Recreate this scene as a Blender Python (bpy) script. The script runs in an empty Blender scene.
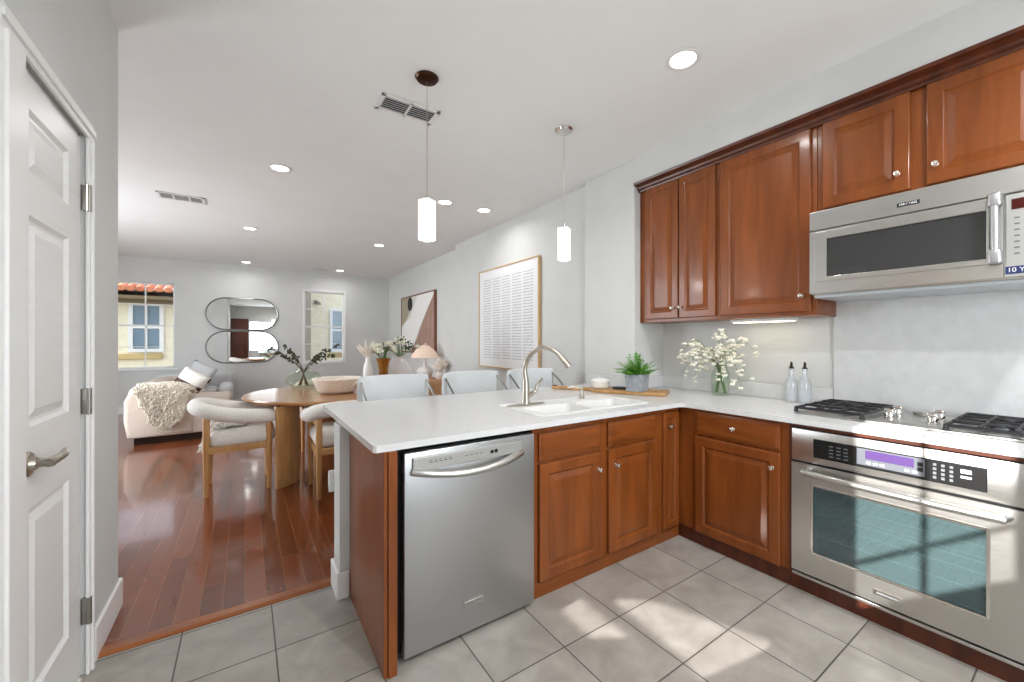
import bpy, bmesh, math, random
from mathutils import Vector, Matrix, noise
random.seed(7)
C = bpy.context.scene.collection
PI = math.pi
# ------------------------------------------------------------------ camera
cam_d = bpy.data.cameras.new('camera')
cam = bpy.data.objects.new('camera', cam_d); C.objects.link(cam)
cam_d.sensor_width = 36.0
cam_d.lens = 407.62 * 36 / 1024
cam_d.shift_x = -18.0 / 1024
cam_d.clip_start = 0.02
cam.location = (0, 0, 1.33)
cam.rotation_euler = (PI / 2, 0, -math.radians(34.96))
bpy.context.scene.camera = cam
# ------------------------------------------------------------------ view, sky, sun
vs = bpy.context.scene.view_settings
vs.view_transform = 'Standard'; vs.look = 'None'; vs.gamma = 1; vs.use_curve_mapping = False
vs.exposure = 0.08
w = bpy.data.worlds.new('sky'); bpy.context.scene.world = w; w.use_nodes = True
nt = w.node_tree; nt.nodes.clear()
sky = nt.nodes.new('ShaderNodeTexSky'); sky.sky_type = 'HOSEK_WILKIE'; sky.turbidity = 4.0
sky.sun_direction = Vector((-1, -0.35, 0.9)).normalized(); sky.ground_albedo = 0.5
bg = nt.nodes.new('ShaderNodeBackground'); bg.inputs['Strength'].default_value = 12.0
wo = nt.nodes.new('ShaderNodeOutputWorld')
hs_ = nt.nodes.new('ShaderNodeHueSaturation'); hs_.inputs['Saturation'].default_value = .4
nt.links.new(sky.outputs[0], hs_.inputs['Color']); nt.links.new(hs_.outputs[0], bg.inputs['Color']); nt.links.new(bg.outputs[0], wo.inputs['Surface'])
SUN = Vector((1, 0.08, -0.3))
sd = bpy.data.lights.new('sun', 'SUN'); sd.energy = 12.0; sd.angle = math.radians(0.45); sd.color = (1, .98, .95)
so = bpy.data.objects.new('sun', sd); C.objects.link(so)
so.rotation_euler = SUN.to_track_quat('-Z', 'Y').to_euler(); so.location = (-6, 0, 4)
# fill lamps added in made-up window openings outside the frame
def fill_light(name, loc, direction, sx, sy, watts, col=(.85, .93, 1)):
    d = bpy.data.lights.new(name, 'AREA'); d.shape = 'RECTANGLE'; d.size = sx; d.size_y = sy; d.energy = watts; d.color = col
    o = bpy.data.objects.new(name, d); C.objects.link(o); o.location = loc
    o.rotation_euler = Vector(direction).to_track_quat('-Z', 'Z').to_euler()
    return o
L_SIDE, L_REAR, L_CAN, L_PEND = 190, 50, 3.9, 2.6
fill_light('fill_living_side', (-3.17, 6.2, 1.15), (1, 0, 0), 3.4, 1.8, L_SIDE)
fill_light('fill_kitchen_rear', (0.9, -1.68, 1.55), (0, 1, 0.0), 1.5, 1.3, L_REAR)

# ------------------------------------------------------------------ materials
def lin(h):
    h = h.lstrip('#'); r = []
    for i in (0, 2, 4):
        c = int(h[i:i+2], 16) / 255
        r.append(c / 12.92 if c <= .04045 else ((c + .055) / 1.055) ** 2.4)
    return (*r, 1)
class N:
    def __init__(s, m): s.t = m.node_tree; s.m = m
    def add(s, typ, **kw):
        n = s.t.nodes.new(typ)
        for k, v in kw.items():
            if k.startswith('i_'):
                n.inputs[k[2:].replace('_', ' ')].default_value = v
            else: setattr(n, k, v)
        return n
    def link(s, a, b): s.t.links.new(a, b)
    def math(s, op, a, b=None, clamp=False):
        n = s.t.nodes.new('ShaderNodeMath'); n.operation = op; n.use_clamp = clamp
        for i, v in enumerate((a, b)):
            if v is None: continue
            if isinstance(v, (int, float)): n.inputs[i].default_value = v
            else: s.link(v, n.inputs[i])
        return n.outputs[0]
    def mix(s, fac, a, b):
        n = s.t.nodes.new('ShaderNodeMix'); n.data_type = 'RGBA'
        for i, v in ((0, fac), (6, a), (7, b)):
            if isinstance(v, (int, float, tuple)): n.inputs[i].default_value = v
            else: s.link(v, n.inputs[i])
        return n.outputs[2]
def mat(name, col='#ffffff', rough=.5, metal=0, coat=0, spec=.5, emit=None, estr=0, trans=0, ior=1.45):
    m = bpy.data.materials.new(name); m.use_nodes = True
    b = m.node_tree.nodes['Principled BSDF']
    c = lin(col) if isinstance(col, str) else col
    b.inputs['Base Color'].default_value = c; b.inputs['Roughness'].default_value = rough
    b.inputs['Metallic'].default_value = metal; b.inputs['Coat Weight'].default_value = coat
    b.inputs['Specular IOR Level'].default_value = spec
    b.inputs['Transmission Weight'].default_value = trans; b.inputs['IOR'].default_value = ior
    b.inputs['Coat Roughness'].default_value = .12
    if emit: b.inputs['Emission Color'].default_value = lin(emit) if isinstance(emit, str) else emit; b.inputs['Emission Strength'].default_value = estr
    return m
def B(m): return m.node_tree.nodes['Principled BSDF']
def noisy(name, c1, c2, scale=(6, 6, 6), detail=5, rough=.5, bump=0, bscale=None, coat=0, spec=.5, metal=0, dist=.0, rrange=None, lo=.35, hi=.65):
    m = mat(name, c1, rough, metal, coat, spec); n = N(m)
    tc = n.add('ShaderNodeTexCoord'); mp = n.add('ShaderNodeMapping'); mp.inputs['Scale'].default_value = scale
    n.link(tc.outputs['Object'], mp.inputs[0])
    nz = n.add('ShaderNodeTexNoise'); nz.inputs['Scale'].default_value = 1; nz.inputs['Detail'].default_value = detail; nz.inputs['Distortion'].default_value = dist
    n.link(mp.outputs[0], nz.inputs['Vector'])
    mr = n.add('ShaderNodeMapRange'); mr.inputs[1].default_value = lo; mr.inputs[2].default_value = hi
    n.link(nz.outputs['Fac'], mr.inputs[0])
    n.link(n.mix(mr.outputs[0], lin(c1), lin(c2)), B(m).inputs['Base Color'])
    if rrange:
        r2 = n.add('ShaderNodeMapRange'); r2.inputs[3].default_value, r2.inputs[4].default_value = rrange
        n.link(mr.outputs[0], r2.inputs[0]); n.link(r2.outputs[0], B(m).inputs['Roughness'])
    if bump:
        if bscale:
            n2 = n.add('ShaderNodeTexNoise'); n2.inputs['Scale'].default_value = bscale; n2.inputs['Detail'].default_value = 4
            n.link(tc.outputs['Object'], n2.inputs['Vector']); src = n2.outputs['Fac']
        else: src = nz.outputs['Fac']
        bp = n.add('ShaderNodeBump'); bp.inputs['Strength'].default_value = bump; bp.inputs['Distance'].default_value = .01
        n.link(src, bp.inputs['Height']); n.link(bp.outputs[0], B(m).inputs['Normal'])
    return m
M = {}
M['wall'] = noisy('wall_paint', '#cfcfcc', '#d3d3d0', (3, 3, 3), rough=.75, bump=.12, bscale=90, spec=.3)
M['ceiling'] = noisy('ceiling_paint', '#eeeeec', '#f0f0ee', (3, 3, 3), rough=.85, bump=.06, bscale=70, spec=.2)
M['trim'] = mat('white_trim_paint', '#e9e8e6', .35)
M['door'] = noisy('white_door_paint', '#e6e5e3', '#eae9e7', (2, 2, 60), rough=.32, bump=.03)
M['counter'] = noisy('white_quartz', '#d2d2d1', '#d7d7d6', (25, 25, 25), rough=.22, spec=.5)
M['splash'] = noisy('quartz_splash', '#c8c8c8', '#cfcfcf', (18, 18, 18), rough=.3)
def cherry(name, sc):
    m = noisy(name, '#5d2c0c', '#935021', sc, detail=8, rough=.32, coat=.22, spec=.35, dist=.6, lo=.12, hi=.88)
    return m
M['wood'] = cherry('cherry_wood', (14, 14, 1.6))
M['woodh'] = cherry('cherry_wood_horizontal', (3, 3, 22))
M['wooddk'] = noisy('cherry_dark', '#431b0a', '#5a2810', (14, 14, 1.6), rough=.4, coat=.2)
M['oak'] = noisy('light_oak', '#b98650', '#cc9c66', (22, 22, 2.2), rough=.45, dist=.5)
M['oakh'] = noisy('oak_table', '#a87448', '#bd8a5c', (2.2, 20, 20), rough=.25, coat=.6, dist=.5)
M['board'] = noisy('acacia_board', '#a87a48', '#c59a66', (18, 4, 8), rough=.45, dist=.8)
def steel(name, col, rough, sc=(3, 3, 160)):
    m = mat(name, col, rough, 1.0); n = N(m)
    tc = n.add('ShaderNodeTexCoord'); mp = n.add('ShaderNodeMapping'); mp.inputs['Scale'].default_value = sc
    n.link(tc.outputs['Object'], mp.inputs[0])
    nz = n.add('ShaderNodeTexNoise'); nz.inputs['Scale'].default_value = 1; nz.inputs['Detail'].default_value = 3
    n.link(mp.outputs[0], nz.inputs['Vector'])
    mr = n.add('ShaderNodeMapRange'); mr.inputs[3].default_value = rough - .06; mr.inputs[4].default_value = rough + .08
    n.link(nz.outputs['Fac'], mr.inputs[0]); n.link(mr.outputs[0], B(m).inputs['Roughness'])
    return m
M['steel'] = steel('brushed_steel', '#c4c2be', .30)
M['steelv'] = steel('brushed_steel_upright_grain', '#b5b5b5', .38, (160, 160, 3))
M['chrome'] = mat('polished_chrome', '#d8d6d2', .12, 1)
M['nickel'] = mat('satin_nickel', '#bdb6aa', .28, 1)
M['knob'] = mat('polished_nickel_knob', '#e6e2db', .2, 1)
M['hinge'] = mat('brushed_hinge', '#9d9992', .35, 1)
M['iron'] = mat('cast_iron', '#17171a', .45)
M['black'] = mat('black_plastic', '#0c0c0d', .35)
M['gap'] = mat('dark_gap', '#060505', .8)
M['blackglass'] = mat('black_glass', '#101012', .06)
M['white'] = mat('white_plastic', '#e8e7e5', .4)
M['lcd'] = mat('purple_display', '#4a3366', .35, emit='#7a4fb0', estr=.06)
M['redlcd'] = mat('red_display', '#3a0d08', .2, emit='#5a1208', estr=.25)
M['mark'] = mat('grey_marking', '#6d6f72', .5)
M['markw'] = mat('white_marking', '#e6e6e6', .5)
M['markd'] = mat('dark_marking', '#28292c', .5)
M['silverpanel'] = mat('silver_panel', '#73777e', .35, .5)
M['panelgrey'] = mat('grey_panel', '#b7b6b3', .35, .6)
M['navy'] = mat('navy_sticker', '#26325f', .4)
M['fabric'] = noisy('cream_boucle', '#e6e1d9', '#f1ece5', (90, 90, 90), rough=.95, bump=.5, spec=.1)
M['sofa'] = noisy('beige_sofa_fabric', '#c9b9ab', '#d5c7ba', (120, 120, 120), rough=.95, bump=.2, spec=.1)
M['greyfab'] = noisy('pale_grey_fabric', '#c4c3c4', '#d0cfcf', (120, 120, 120), rough=.95, bump=.2, spec=.1)
M['bluefab'] = noisy('ice_blue_fabric', '#dcdfe0', '#e6e8e9', (120, 120, 120), rough=.9, bump=.15, spec=.1)
M['pinkfab'] = noisy('blush_boucle', '#dccdc3', '#e8dcd3', (90, 90, 90), rough=.95, bump=.5, spec=.1)
M['fur'] = noisy('sheepskin_wool', '#f2e7d4', '#faf3e6', (25, 25, 25), rough=1, spec=.05)
M['furw'] = noisy('white_wool', '#e6dfd4', '#f0ebe3', (25, 25, 25), rough=1, spec=.05)
M['brown'] = noisy('brown_leather', '#3b2419', '#4d3122', (30, 30, 30), rough=.6)
M['ceramic'] = mat('white_ceramic', '#ecebe8', .3)
M['stoneware'] = noisy('beige_stoneware', '#e2d4c4', '#ede3d7', (40, 40, 40), rough=.7, bump=.1)
M['speckle'] = noisy('speckled_stoneware', '#d7cdc0', '#e6ded3', (80, 80, 80), rough=.5)
M['concrete'] = noisy('grey_concrete', '#8e9298', '#a3a6ab', (30, 30, 30), rough=.85, bump=.1)
M['soil'] = noisy('potting_soil', '#2b1e14', '#3c2b1d', (80, 80, 80), rough=1)
M['leaf'] = noisy('bright_fern_green', '#4c9320', '#79c034', (40, 40, 40), rough=.5)
M['leafdk'] = noisy('dark_eucalyptus', '#26301f', '#47512f', (40, 40, 40), rough=.6)
M['stem'] = mat('green_stem', '#5c7a3a', .6)
M['twig'] = mat('brown_twig', '#5a4330', .8)
M['bloom'] = mat('cream_blossom', '#f3efdf', .8)
M['bloomy'] = mat('yellow_centre', '#d8b54a', .8)
M['pampas'] = noisy('pampas_plume', '#e6d9c8', '#f2e9dc', (60, 60, 60), rough=1)
M['amber'] = mat('amber_glass', '#c88a2a', .08, trans=.75)
M['mirror'] = mat('mirror_silver', '#e6e8e8', .01, 1)
M['darkmetal'] = mat('dark_bronze', '#3a2f28', .35, .9)
M['bronze'] = mat('bronze_canopy', '#4a3222', .3, .9)
M['pewter'] = mat('pewter_frame', '#8b8b88', .3, .9)
M['poster'] = mat('poster_paper', '#e8e7e6', .5)
M['ink'] = mat('grey_ink', '#b4b4b6', .8)
M['frameoak'] = noisy('pale_wood_frame', '#c3a06f', '#d4b384', (20, 20, 3), rough=.5)
M['framewal'] = mat('walnut_frame', '#7a4a32', .5)
M['shade'] = mat('linen_shade', '#ecd3bf', .8, emit='#f3d9c4', estr=.14)
M['glow'] = mat('lamp_lens', '#ffffff', .5, emit='#fff8ee', estr=7)
M['pendglow'] = mat('frosted_pendant_glass', '#ffffff', .4, emit='#fffdf8', estr=1.6)
M['stucco'] = noisy('cream_stucco', '#e9dfc3', '#f2e9d2', (8, 8, 8), rough=.95, bump=.2, bscale=60)
M['stuccotrim'] = mat('tan_stucco_band', '#b7a070', .9)
M['eave'] = mat('brown_eave', '#7b6a50', .9)
M['tile_roof'] = noisy('terracotta_tile', '#b5573a', '#d98a63', (5, 5, 5), rough=.85)
M['skyglass'] = mat('window_reflection', '#6f8799', .05, spec=1)
M['ground'] = noisy('asphalt', '#77736c', '#8a867e', (2, 2, 2), rough=.95)
M['greypost'] = mat('grey_render', '#7b756c', .9)
M['rackglow'] = mat('oven_rack_chrome', '#eef0f0', .4, .3)
M['cavity'] = noisy('oven_enamel', '#2a4046', '#38525a', (20, 20, 20), rough=.35)
M['walnutcab'] = noisy('sideboard_wood', '#b5875c', '#c79a70', (3, 20, 20), rough=.45)
M['artcream'] = mat('canvas_cream', '#d9d6cd', .8)
M['artwhite'] = mat('canvas_white', '#f0efeb', .8)
M['artbrown'] = noisy('canvas_rust', '#97776a', '#b39486', (60, 60, 6), rough=.9)
M['artolive'] = mat('canvas_olive', '#a49c86', .9)
M['artblack'] = mat('canvas_black', '#2d2f2e', .9)
# glass panes: mostly clear, a little mirror
def pane_mat(name, tint, gloss, rough=.02, haze=None, base=.045):
    m = bpy.data.materials.new(name); m.use_nodes = True; t = m.node_tree; t.nodes.clear()
    o = t.nodes.new('ShaderNodeOutputMaterial'); tr = t.nodes.new('ShaderNodeBsdfTransparent'); tr.inputs[0].default_value = tint
    gl = t.nodes.new('ShaderNodeBsdfGlossy'); gl.inputs['Roughness'].default_value = rough
    fr = t.nodes.new('ShaderNodeLayerWeight'); fr.inputs['Blend'].default_value = .5
    pw = t.nodes.new('ShaderNodeMath'); pw.operation = 'POWER'; pw.inputs[1].default_value = 4.0; t.links.new(fr.outputs['Facing'], pw.inputs[0])
    mu = t.nodes.new('ShaderNodeMath'); mu.operation = 'MULTIPLY_ADD'; mu.use_clamp = True; mu.inputs[1].default_value = gloss*.6; mu.inputs[2].default_value = base
    mx = t.nodes.new('ShaderNodeMixShader'); t.links.new(pw.outputs[0], mu.inputs[0]); t.links.new(mu.outputs[0], mx.inputs[0])
    last = tr.outputs[0]
    if haze:
        df = t.nodes.new('ShaderNodeBsdfDiffuse'); df.inputs[0].default_value = haze[0]
        m2 = t.nodes.new('ShaderNodeMixShader'); m2.inputs[0].default_value = haze[1]
        t.links.new(tr.outputs[0], m2.inputs[1]); t.links.new(df.outputs[0], m2.inputs[2]); last = m2.outputs[0]
    t.links.new(last, mx.inputs[1]); t.links.new(gl.outputs[0], mx.inputs[2]); t.links.new(mx.outputs[0], o.inputs[0])
    return m
M['pane'] = pane_mat('window_glass', (.97, .98, .98, 1), .6)
M['clear'] = pane_mat('clear_vase_glass', (.93, .96, .92, 1), .9)
M['bottleglass'] = pane_mat('clear_bottle_glass', (.94, .95, .96, 1), .8, haze=((.85, .86, .88, 1), .22))
M['ovenglass'] = pane_mat('tinted_oven_glass', (.50, .62, .64, 1), .9, rough=.04, haze=((.15, .22, .225, 1), .30))
M['mwglass'] = pane_mat('smoked_microwave_glass', (.16, .16, .16, 1), 1.4, rough=.05, haze=((.06, .06, .06, 1), .5), base=.08)
M['vasehaze'] = pane_mat('frosted_vase_glass', (.9, .88, .86, 1), 1.2, haze=((.85, .8, .77, 1), .55))
# floor tile: square grid with dark joints
def tile_floor():
    m = mat('porcelain_floor_tile', '#8b8781', .35); n = N(m)
    tc = n.add('ShaderNodeTexCoord'); sx = n.add('ShaderNodeSeparateXYZ'); n.link(tc.outputs['Object'], sx.inputs[0])
    u = n.math('DIVIDE', n.math('SUBTRACT', sx.outputs[0], 1.138), .343)
    v = n.math('DIVIDE', n.math('SUBTRACT', sx.outputs[1], 1.366), .350)
    fu = n.math('ABSOLUTE', n.math('SUBTRACT', n.math('FRACT', u), .5)); fv = n.math('ABSOLUTE', n.math('SUBTRACT', n.math('FRACT', v), .5))
    g = n.math('GREATER_THAN', n.math('MAXIMUM', fu, fv), .5 - .0085)
    cv = n.add('ShaderNodeCombineXYZ'); n.link(n.math('FLOOR', u), cv.inputs[0]); n.link(n.math('FLOOR', v), cv.inputs[1])
    wn = n.add('ShaderNodeTexWhiteNoise'); n.link(cv.outputs[0], wn.inputs[0])
    off = n.add('ShaderNodeVectorMath'); off.operation = 'MULTIPLY_ADD'; off.inputs[1].default_value = (9, 9, 9)
    n.link(wn.outputs['Color'], off.inputs[0]); n.link(tc.outputs['Object'], off.inputs[2])
    nz = n.add('ShaderNodeTexNoise'); nz.inputs['Scale'].default_value = 5; nz.inputs['Detail'].default_value = 7; nz.inputs['Roughness'].default_value = .6; nz.inputs['Distortion'].default_value = .5
    n.link(off.outputs[0], nz.inputs['Vector'])
    mr = n.add('ShaderNodeMapRange'); mr.inputs[1].default_value = .33; mr.inputs[2].default_value = .67; n.link(nz.outputs['Fac'], mr.inputs[0])
    c = n.mix(mr.outputs[0], lin('#8d877f'), lin('#a9a39b'))
    c = n.mix(n.math('MULTIPLY', wn.outputs['Value'], .25), c, lin('#989189'))
    c = n.mix(g, c, lin('#4a4642'))
    n.link(c, B(m).inputs['Base Color'])
    rr = n.add('ShaderNodeMapRange'); rr.inputs[3].default_value = .28; rr.inputs[4].default_value = .42; n.link(nz.outputs['Fac'], rr.inputs[0]); n.link(rr.outputs[0], B(m).inputs['Roughness'])
    h = n.math('SUBTRACT', n.math('MULTIPLY', nz.outputs['Fac'], .15), g)
    bp = n.add('ShaderNodeBump'); bp.inputs['Strength'].default_value = .3; bp.inputs['Distance'].default_value = .003
    n.link(h, bp.inputs['Height']); n.link(bp.outputs[0], B(m).inputs['Normal'])
    return m
def plank_floor():
    m = mat('cherry_plank_floor', '#6a3a20', .16); n = N(m)
    tc = n.add('ShaderNodeTexCoord'); sx = n.add('ShaderNodeSeparateXYZ'); n.link(tc.outputs['Object'], sx.inputs[0])
    u = n.math('DIVIDE', sx.outputs[0], .092); iu = n.math('FLOOR', u)
    w1 = n.add('ShaderNodeTexWhiteNoise', noise_dimensions='1D'); n.link(iu, w1.inputs['W'])
    v = n.math('ADD', n.math('DIVIDE', sx.outputs[1], 1.15), n.math('MULTIPLY', w1.outputs['Value'], 7.3)); iv = n.math('FLOOR', v)
    fu = n.math('ABSOLUTE', n.math('SUBTRACT', n.math('FRACT', u), .5)); fv = n.math('ABSOLUTE', n.math('SUBTRACT', n.math('FRACT', v), .5))
    g = n.math('MAXIMUM', n.math('GREATER_THAN', fu, .487), n.math('GREATER_THAN', fv, .4985))
    cv = n.add('ShaderNodeCombineXYZ'); n.link(iu, cv.inputs[0]); n.link(iv, cv.inputs[1])
    w2 = n.add('ShaderNodeTexWhiteNoise'); n.link(cv.outputs[0], w2.inputs[0])
    mp = n.add('ShaderNodeMapping'); mp.inputs['Scale'].default_value = (26, 1.6, 1); n.link(tc.outputs['Object'], mp.inputs[0])
    ad = n.add('ShaderNodeVectorMath'); ad.operation = 'MULTIPLY_ADD'; ad.inputs[1].default_value = (11, 11, 11); n.link(w2.outputs['Color'], ad.inputs[0]); n.link(mp.outputs[0], ad.inputs[2])
    nz = n.add('ShaderNodeTexNoise'); nz.inputs['Scale'].default_value = 1; nz.inputs['Detail'].default_value = 6; nz.inputs['Distortion'].default_value = .7; n.link(ad.outputs[0], nz.inputs['Vector'])
    c = n.mix(w2.outputs['Value'], lin('#4c1b09'), lin('#823d1c'))
    c = n.mix(n.math('MULTIPLY', nz.outputs['Fac'], .55), c, lin('#824624'))
    c = n.mix(g, c, lin('#94663f'))
    n.link(c, B(m).inputs['Base Color'])
    B(m).inputs['Coat Weight'].default_value = .6; B(m).inputs['Coat Roughness'].default_value = .08
    rr = n.add('ShaderNodeMapRange'); rr.inputs[3].default_value = .16; rr.inputs[4].default_value = .3; n.link(nz.outputs['Fac'], rr.inputs[0]); n.link(rr.outputs[0], B(m).inputs['Roughness'])
    h = n.math('MULTIPLY', nz.outputs['Fac'], .25)
    bp = n.add('ShaderNodeBump'); bp.inputs['Strength'].default_value = .2; bp.inputs['Distance'].default_value = .002
    n.link(h, bp.inputs['Height']); n.link(bp.outputs[0], B(m).inputs['Normal'])
    return m
M['tile'] = tile_floor(); M['plank'] = plank_floor()

# ------------------------------------------------------------------ mesh helpers
def nb(): return bmesh.new()
def merge(bm, t, mtx=None):
    if mtx is not None: bmesh.ops.transform(t, matrix=mtx, verts=t.verts)
    me = bpy.data.meshes.new('tmp'); t.to_mesh(me); t.free(); bm.from_mesh(me); bpy.data.meshes.remove(me)
    return bm
def box(bm, x0, x1, y0, y1, z0, z1, bev=0, seg=2, mtx=None):
    t = nb(); bmesh.ops.create_cube(t, size=1)
    for v in t.verts: v.co = Vector(((x0+x1)/2 + v.co.x*(x1-x0), (y0+y1)/2 + v.co.y*(y1-y0), (z0+z1)/2 + v.co.z*(z1-z0)))
    if bev:
        bmesh.ops.bevel(t, geom=list(t.edges), offset=min(bev, .49*min(abs(x1-x0), abs(y1-y0), abs(z1-z0))), segments=seg, profile=.5, affect='EDGES', clamp_overlap=True)
    return merge(bm, t, mtx)
AX = {'z': Matrix.Identity(4), 'x': Matrix.Rotation(PI/2, 4, 'Y'), 'y': Matrix.Rotation(-PI/2, 4, 'X'), '-x': Matrix.Rotation(-PI/2, 4, 'Y'), '-y': Matrix.Rotation(PI/2, 4, 'X'), '-z': Matrix.Rotation(PI, 4, 'X')}
def lathe(bm, prof, at=(0, 0, 0), seg=24, axis='z', sx=1, sy=1):
    t = nb(); rings = []
    for r, z in prof:
        if r < 1e-6: rings.append([t.verts.new((0, 0, z))])
        else: rings.append([t.verts.new((r*sx*math.cos(2*PI*i/seg), r*sy*math.sin(2*PI*i/seg), z)) for i in range(seg)])
    for a, b in zip(rings, rings[1:]):
        for i in range(seg):
            j = (i+1) % seg
            if len(a) == 1 and len(b) == 1: continue
            if len(a) == 1: t.faces.new((a[0], b[i], b[j]))
            elif len(b) == 1: t.faces.new((a[i], a[j], b[0]))
            else: t.faces.new((a[i], a[j], b[j], b[i]))
    for rg in (rings[0], rings[-1]):
        if len(rg) > 2: t.faces.new(rg)
    bmesh.ops.recalc_face_normals(t, faces=t.faces)
    return merge(bm, t, Matrix.Translation(at) @ AX[axis])
def cyl(bm, at, r, h, axis='z', seg=24, r2=None, bev=0):
    r2 = r if r2 is None else r2
    if bev: p = [(0, 0), (r-bev, 0), (r, bev), (r2, h-bev), (r2-bev, h), (0, h)]
    else: p = [(0, 0), (r, 0), (r2, h), (0, h)]
    return lathe(bm, p, at, seg, axis)
def tube(bm, pts, r, seg=10, flat=1.0, closed=False, cap=True):
    pts = [Vector(p) for p in pts]; n = len(pts); t = nb(); rings = []
    up = Vector((0, 0, 1)); prev = None
    for i, p in enumerate(pts):
        if closed: d = pts[(i+1) % n] - pts[i-1]
        else: d = pts[min(i+1, n-1)] - pts[max(i-1, 0)]
        d.normalize()
        if prev is None:
            a = up if abs(d.dot(up)) < .95 else Vector((1, 0, 0))
            s = d.cross(a).normalized()
        else:
            s = (prev - d*prev.dot(d)).normalized()
        prev = s; q = s.cross(d).normalized()
        ri = r[i] if isinstance(r, (list, tuple)) else r
        rings.append([t.verts.new(p + s*ri*math.cos(2*PI*k/seg) + q*ri*flat*math.sin(2*PI*k/seg)) for k in range(seg)])
    prs = list(zip(rings, rings[1:])) + ([(rings[-1], rings[0])] if closed else [])
    for a, b in prs:
        for k in range(seg): t.faces.new((a[k], a[(k+1) % seg], b[(k+1) % seg], b[k]))
    if cap and not closed: t.faces.new(rings[0]); t.faces.new(rings[-1])
    bmesh.ops.recalc_face_normals(t, faces=t.faces)
    return merge(bm, t)
def smooth_path(pts, n=6):
    pts = [Vector(p) for p in pts]; out = []
    P = [pts[0]*2-pts[1]] + pts + [pts[-1]*2-pts[-2]]
    for i in range(1, len(P)-2):
        for k in range(n):
            t = k/n; a, b, c, d = P[i-1], P[i], P[i+1], P[i+2]
            out.append(.5*((2*b) + (c-a)*t + (2*a-5*b+4*c-d)*t*t + (3*b-a-3*c+d)*t**3))
    out.append(pts[-1]); return out
def prism(bm, poly, axis, a, b, bev=0):
    """poly in the two other axes (order x,y,z without axis), pushed from a to b"""
    t = nb()
    def mk(p, q):
        if axis == 'x': return (q, p[0], p[1])
        if axis == 'y': return (p[0], q, p[1])
        return (p[0], p[1], q)
    va = [t.verts.new(mk(p, a)) for p in poly]; vb = [t.verts.new(mk(p, b)) for p in poly]
    t.faces.new(va); t.faces.new(vb)
    n = len(poly)
    for i in range(n): t.faces.new((va[i], va[(i+1) % n], vb[(i+1) % n], vb[i]))
    bmesh.ops.recalc_face_normals(t, faces=t.faces)
    if bev:
        ed = [e for e in t.edges if all(len(f.verts) == n or len(f.verts) == 4 for f in e.link_faces) and any(len(f.verts) == n and abs(f.normal[('x', 'y', 'z').index(axis)]) > .9 for f in e.link_faces)]
        bmesh.ops.bevel(t, geom=ed, offset=bev, segments=3, profile=.5, affect='EDGES', clamp_overlap=True)
    return merge(bm, t)
def rings_panel(bm, F, w, h, steps):
    """nested rectangles: steps = (inset, height); F maps (u, v, n) to the world"""
    t = nb(); rs = []
    for ins, n in steps:
        i2 = ins if isinstance(ins, tuple) else (ins, ins)
        rs.append([t.verts.new(F(u, v, n)) for u, v in ((i2[0], i2[1]), (w-i2[0], i2[1]), (w-i2[0], h-i2[1]), (i2[0], h-i2[1]))])
    for a, b in zip(rs, rs[1:]):
        for i in range(4): t.faces.new((a[i], a[(i+1) % 4], b[(i+1) % 4], b[i]))
    t.faces.new(rs[0]); t.faces.new(rs[-1])
    bmesh.ops.recalc_face_normals(t, faces=t.faces)
    return merge(bm, t)
def obj(name, bm, m, parent=None, smooth=False, angle=40, label=None):
    me = bpy.data.meshes.new(name)
    loc = Vector((0, 0, 0))
    if parent is not None:
        loc = parent['_w'] if '_w' in parent else (0, 0, 0)
        loc = Vector(loc)
        if '_rz' not in parent: bmesh.ops.translate(bm, vec=-loc, verts=bm.verts)
    bm.to_mesh(me); bm.free()
    for q in (m if isinstance(m, (list, tuple)) else [m]): me.materials.append(q)
    o = bpy.data.objects.new(name, me); C.objects.link(o)
    if parent is not None: o.parent = parent; o['_w'] = list(loc)
    if parent is not None and '_rz' in parent: o['_rz'] = 1
    if smooth:
        for p in me.polygons: p.use_smooth = True
        try: me.set_sharp_from_angle(angle=math.radians(angle))
        except Exception: pass
    if label: o['label'] = label
    return o
def tag(o, label, cat, group=None):
    o['label'] = label; o['category'] = cat
    if group: o['group'] = group
    return o
def thing(name, label, cat, loc, group=None):
    o = bpy.data.objects.new(name, None); C.objects.link(o); o.location = loc; o['_w'] = list(loc); o.empty_display_size = .1
    return tag(o, label, cat, group)
def struct(name, bm, m, smooth=False, parent=None):
    o = obj(name, bm, m, parent, smooth)
    if parent is None: o['kind'] = 'structure'
    return o
def copy_tree(src, loc, rz, label):
    r = src.copy(); C.objects.link(r); r.location = loc; r.rotation_euler = (0, 0, rz); r['label'] = label
    for ch in list(src.children):
        c = ch.copy(); C.objects.link(c); c.parent = r
        for g in list(ch.children):
            d = g.copy(); C.objects.link(d); d.parent = c
    return r
def text_mesh(s, size, depth, mtx):
    cu = bpy.data.curves.new('t', 'FONT'); cu.body = s; cu.size = size; cu.extrude = depth; cu.align_x = 'CENTER'; cu.align_y = 'CENTER'
    o = bpy.data.objects.new('t', cu); C.objects.link(o)
    me = bpy.data.meshes.new_from_object(o.evaluated_get(bpy.context.evaluated_depsgraph_get()))
    bpy.data.objects.remove(o); bpy.data.curves.remove(cu)
    bm = nb(); bm.from_mesh(me); bpy.data.meshes.remove(me)
    bmesh.ops.transform(bm, matrix=mtx, verts=bm.verts)
    return bm
FACE_NY = lambda x, y, z: Matrix.Translation((x, y, z)) @ Matrix.Rotation(PI/2, 4, 'X')                       # reads facing -Y
FACE_NX = lambda x, y, z: Matrix.Translation((x, y, z)) @ Matrix.Rotation(-PI/2, 4, 'Z') @ Matrix.Rotation(PI/2, 4, 'X')  # reads facing -X

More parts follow.
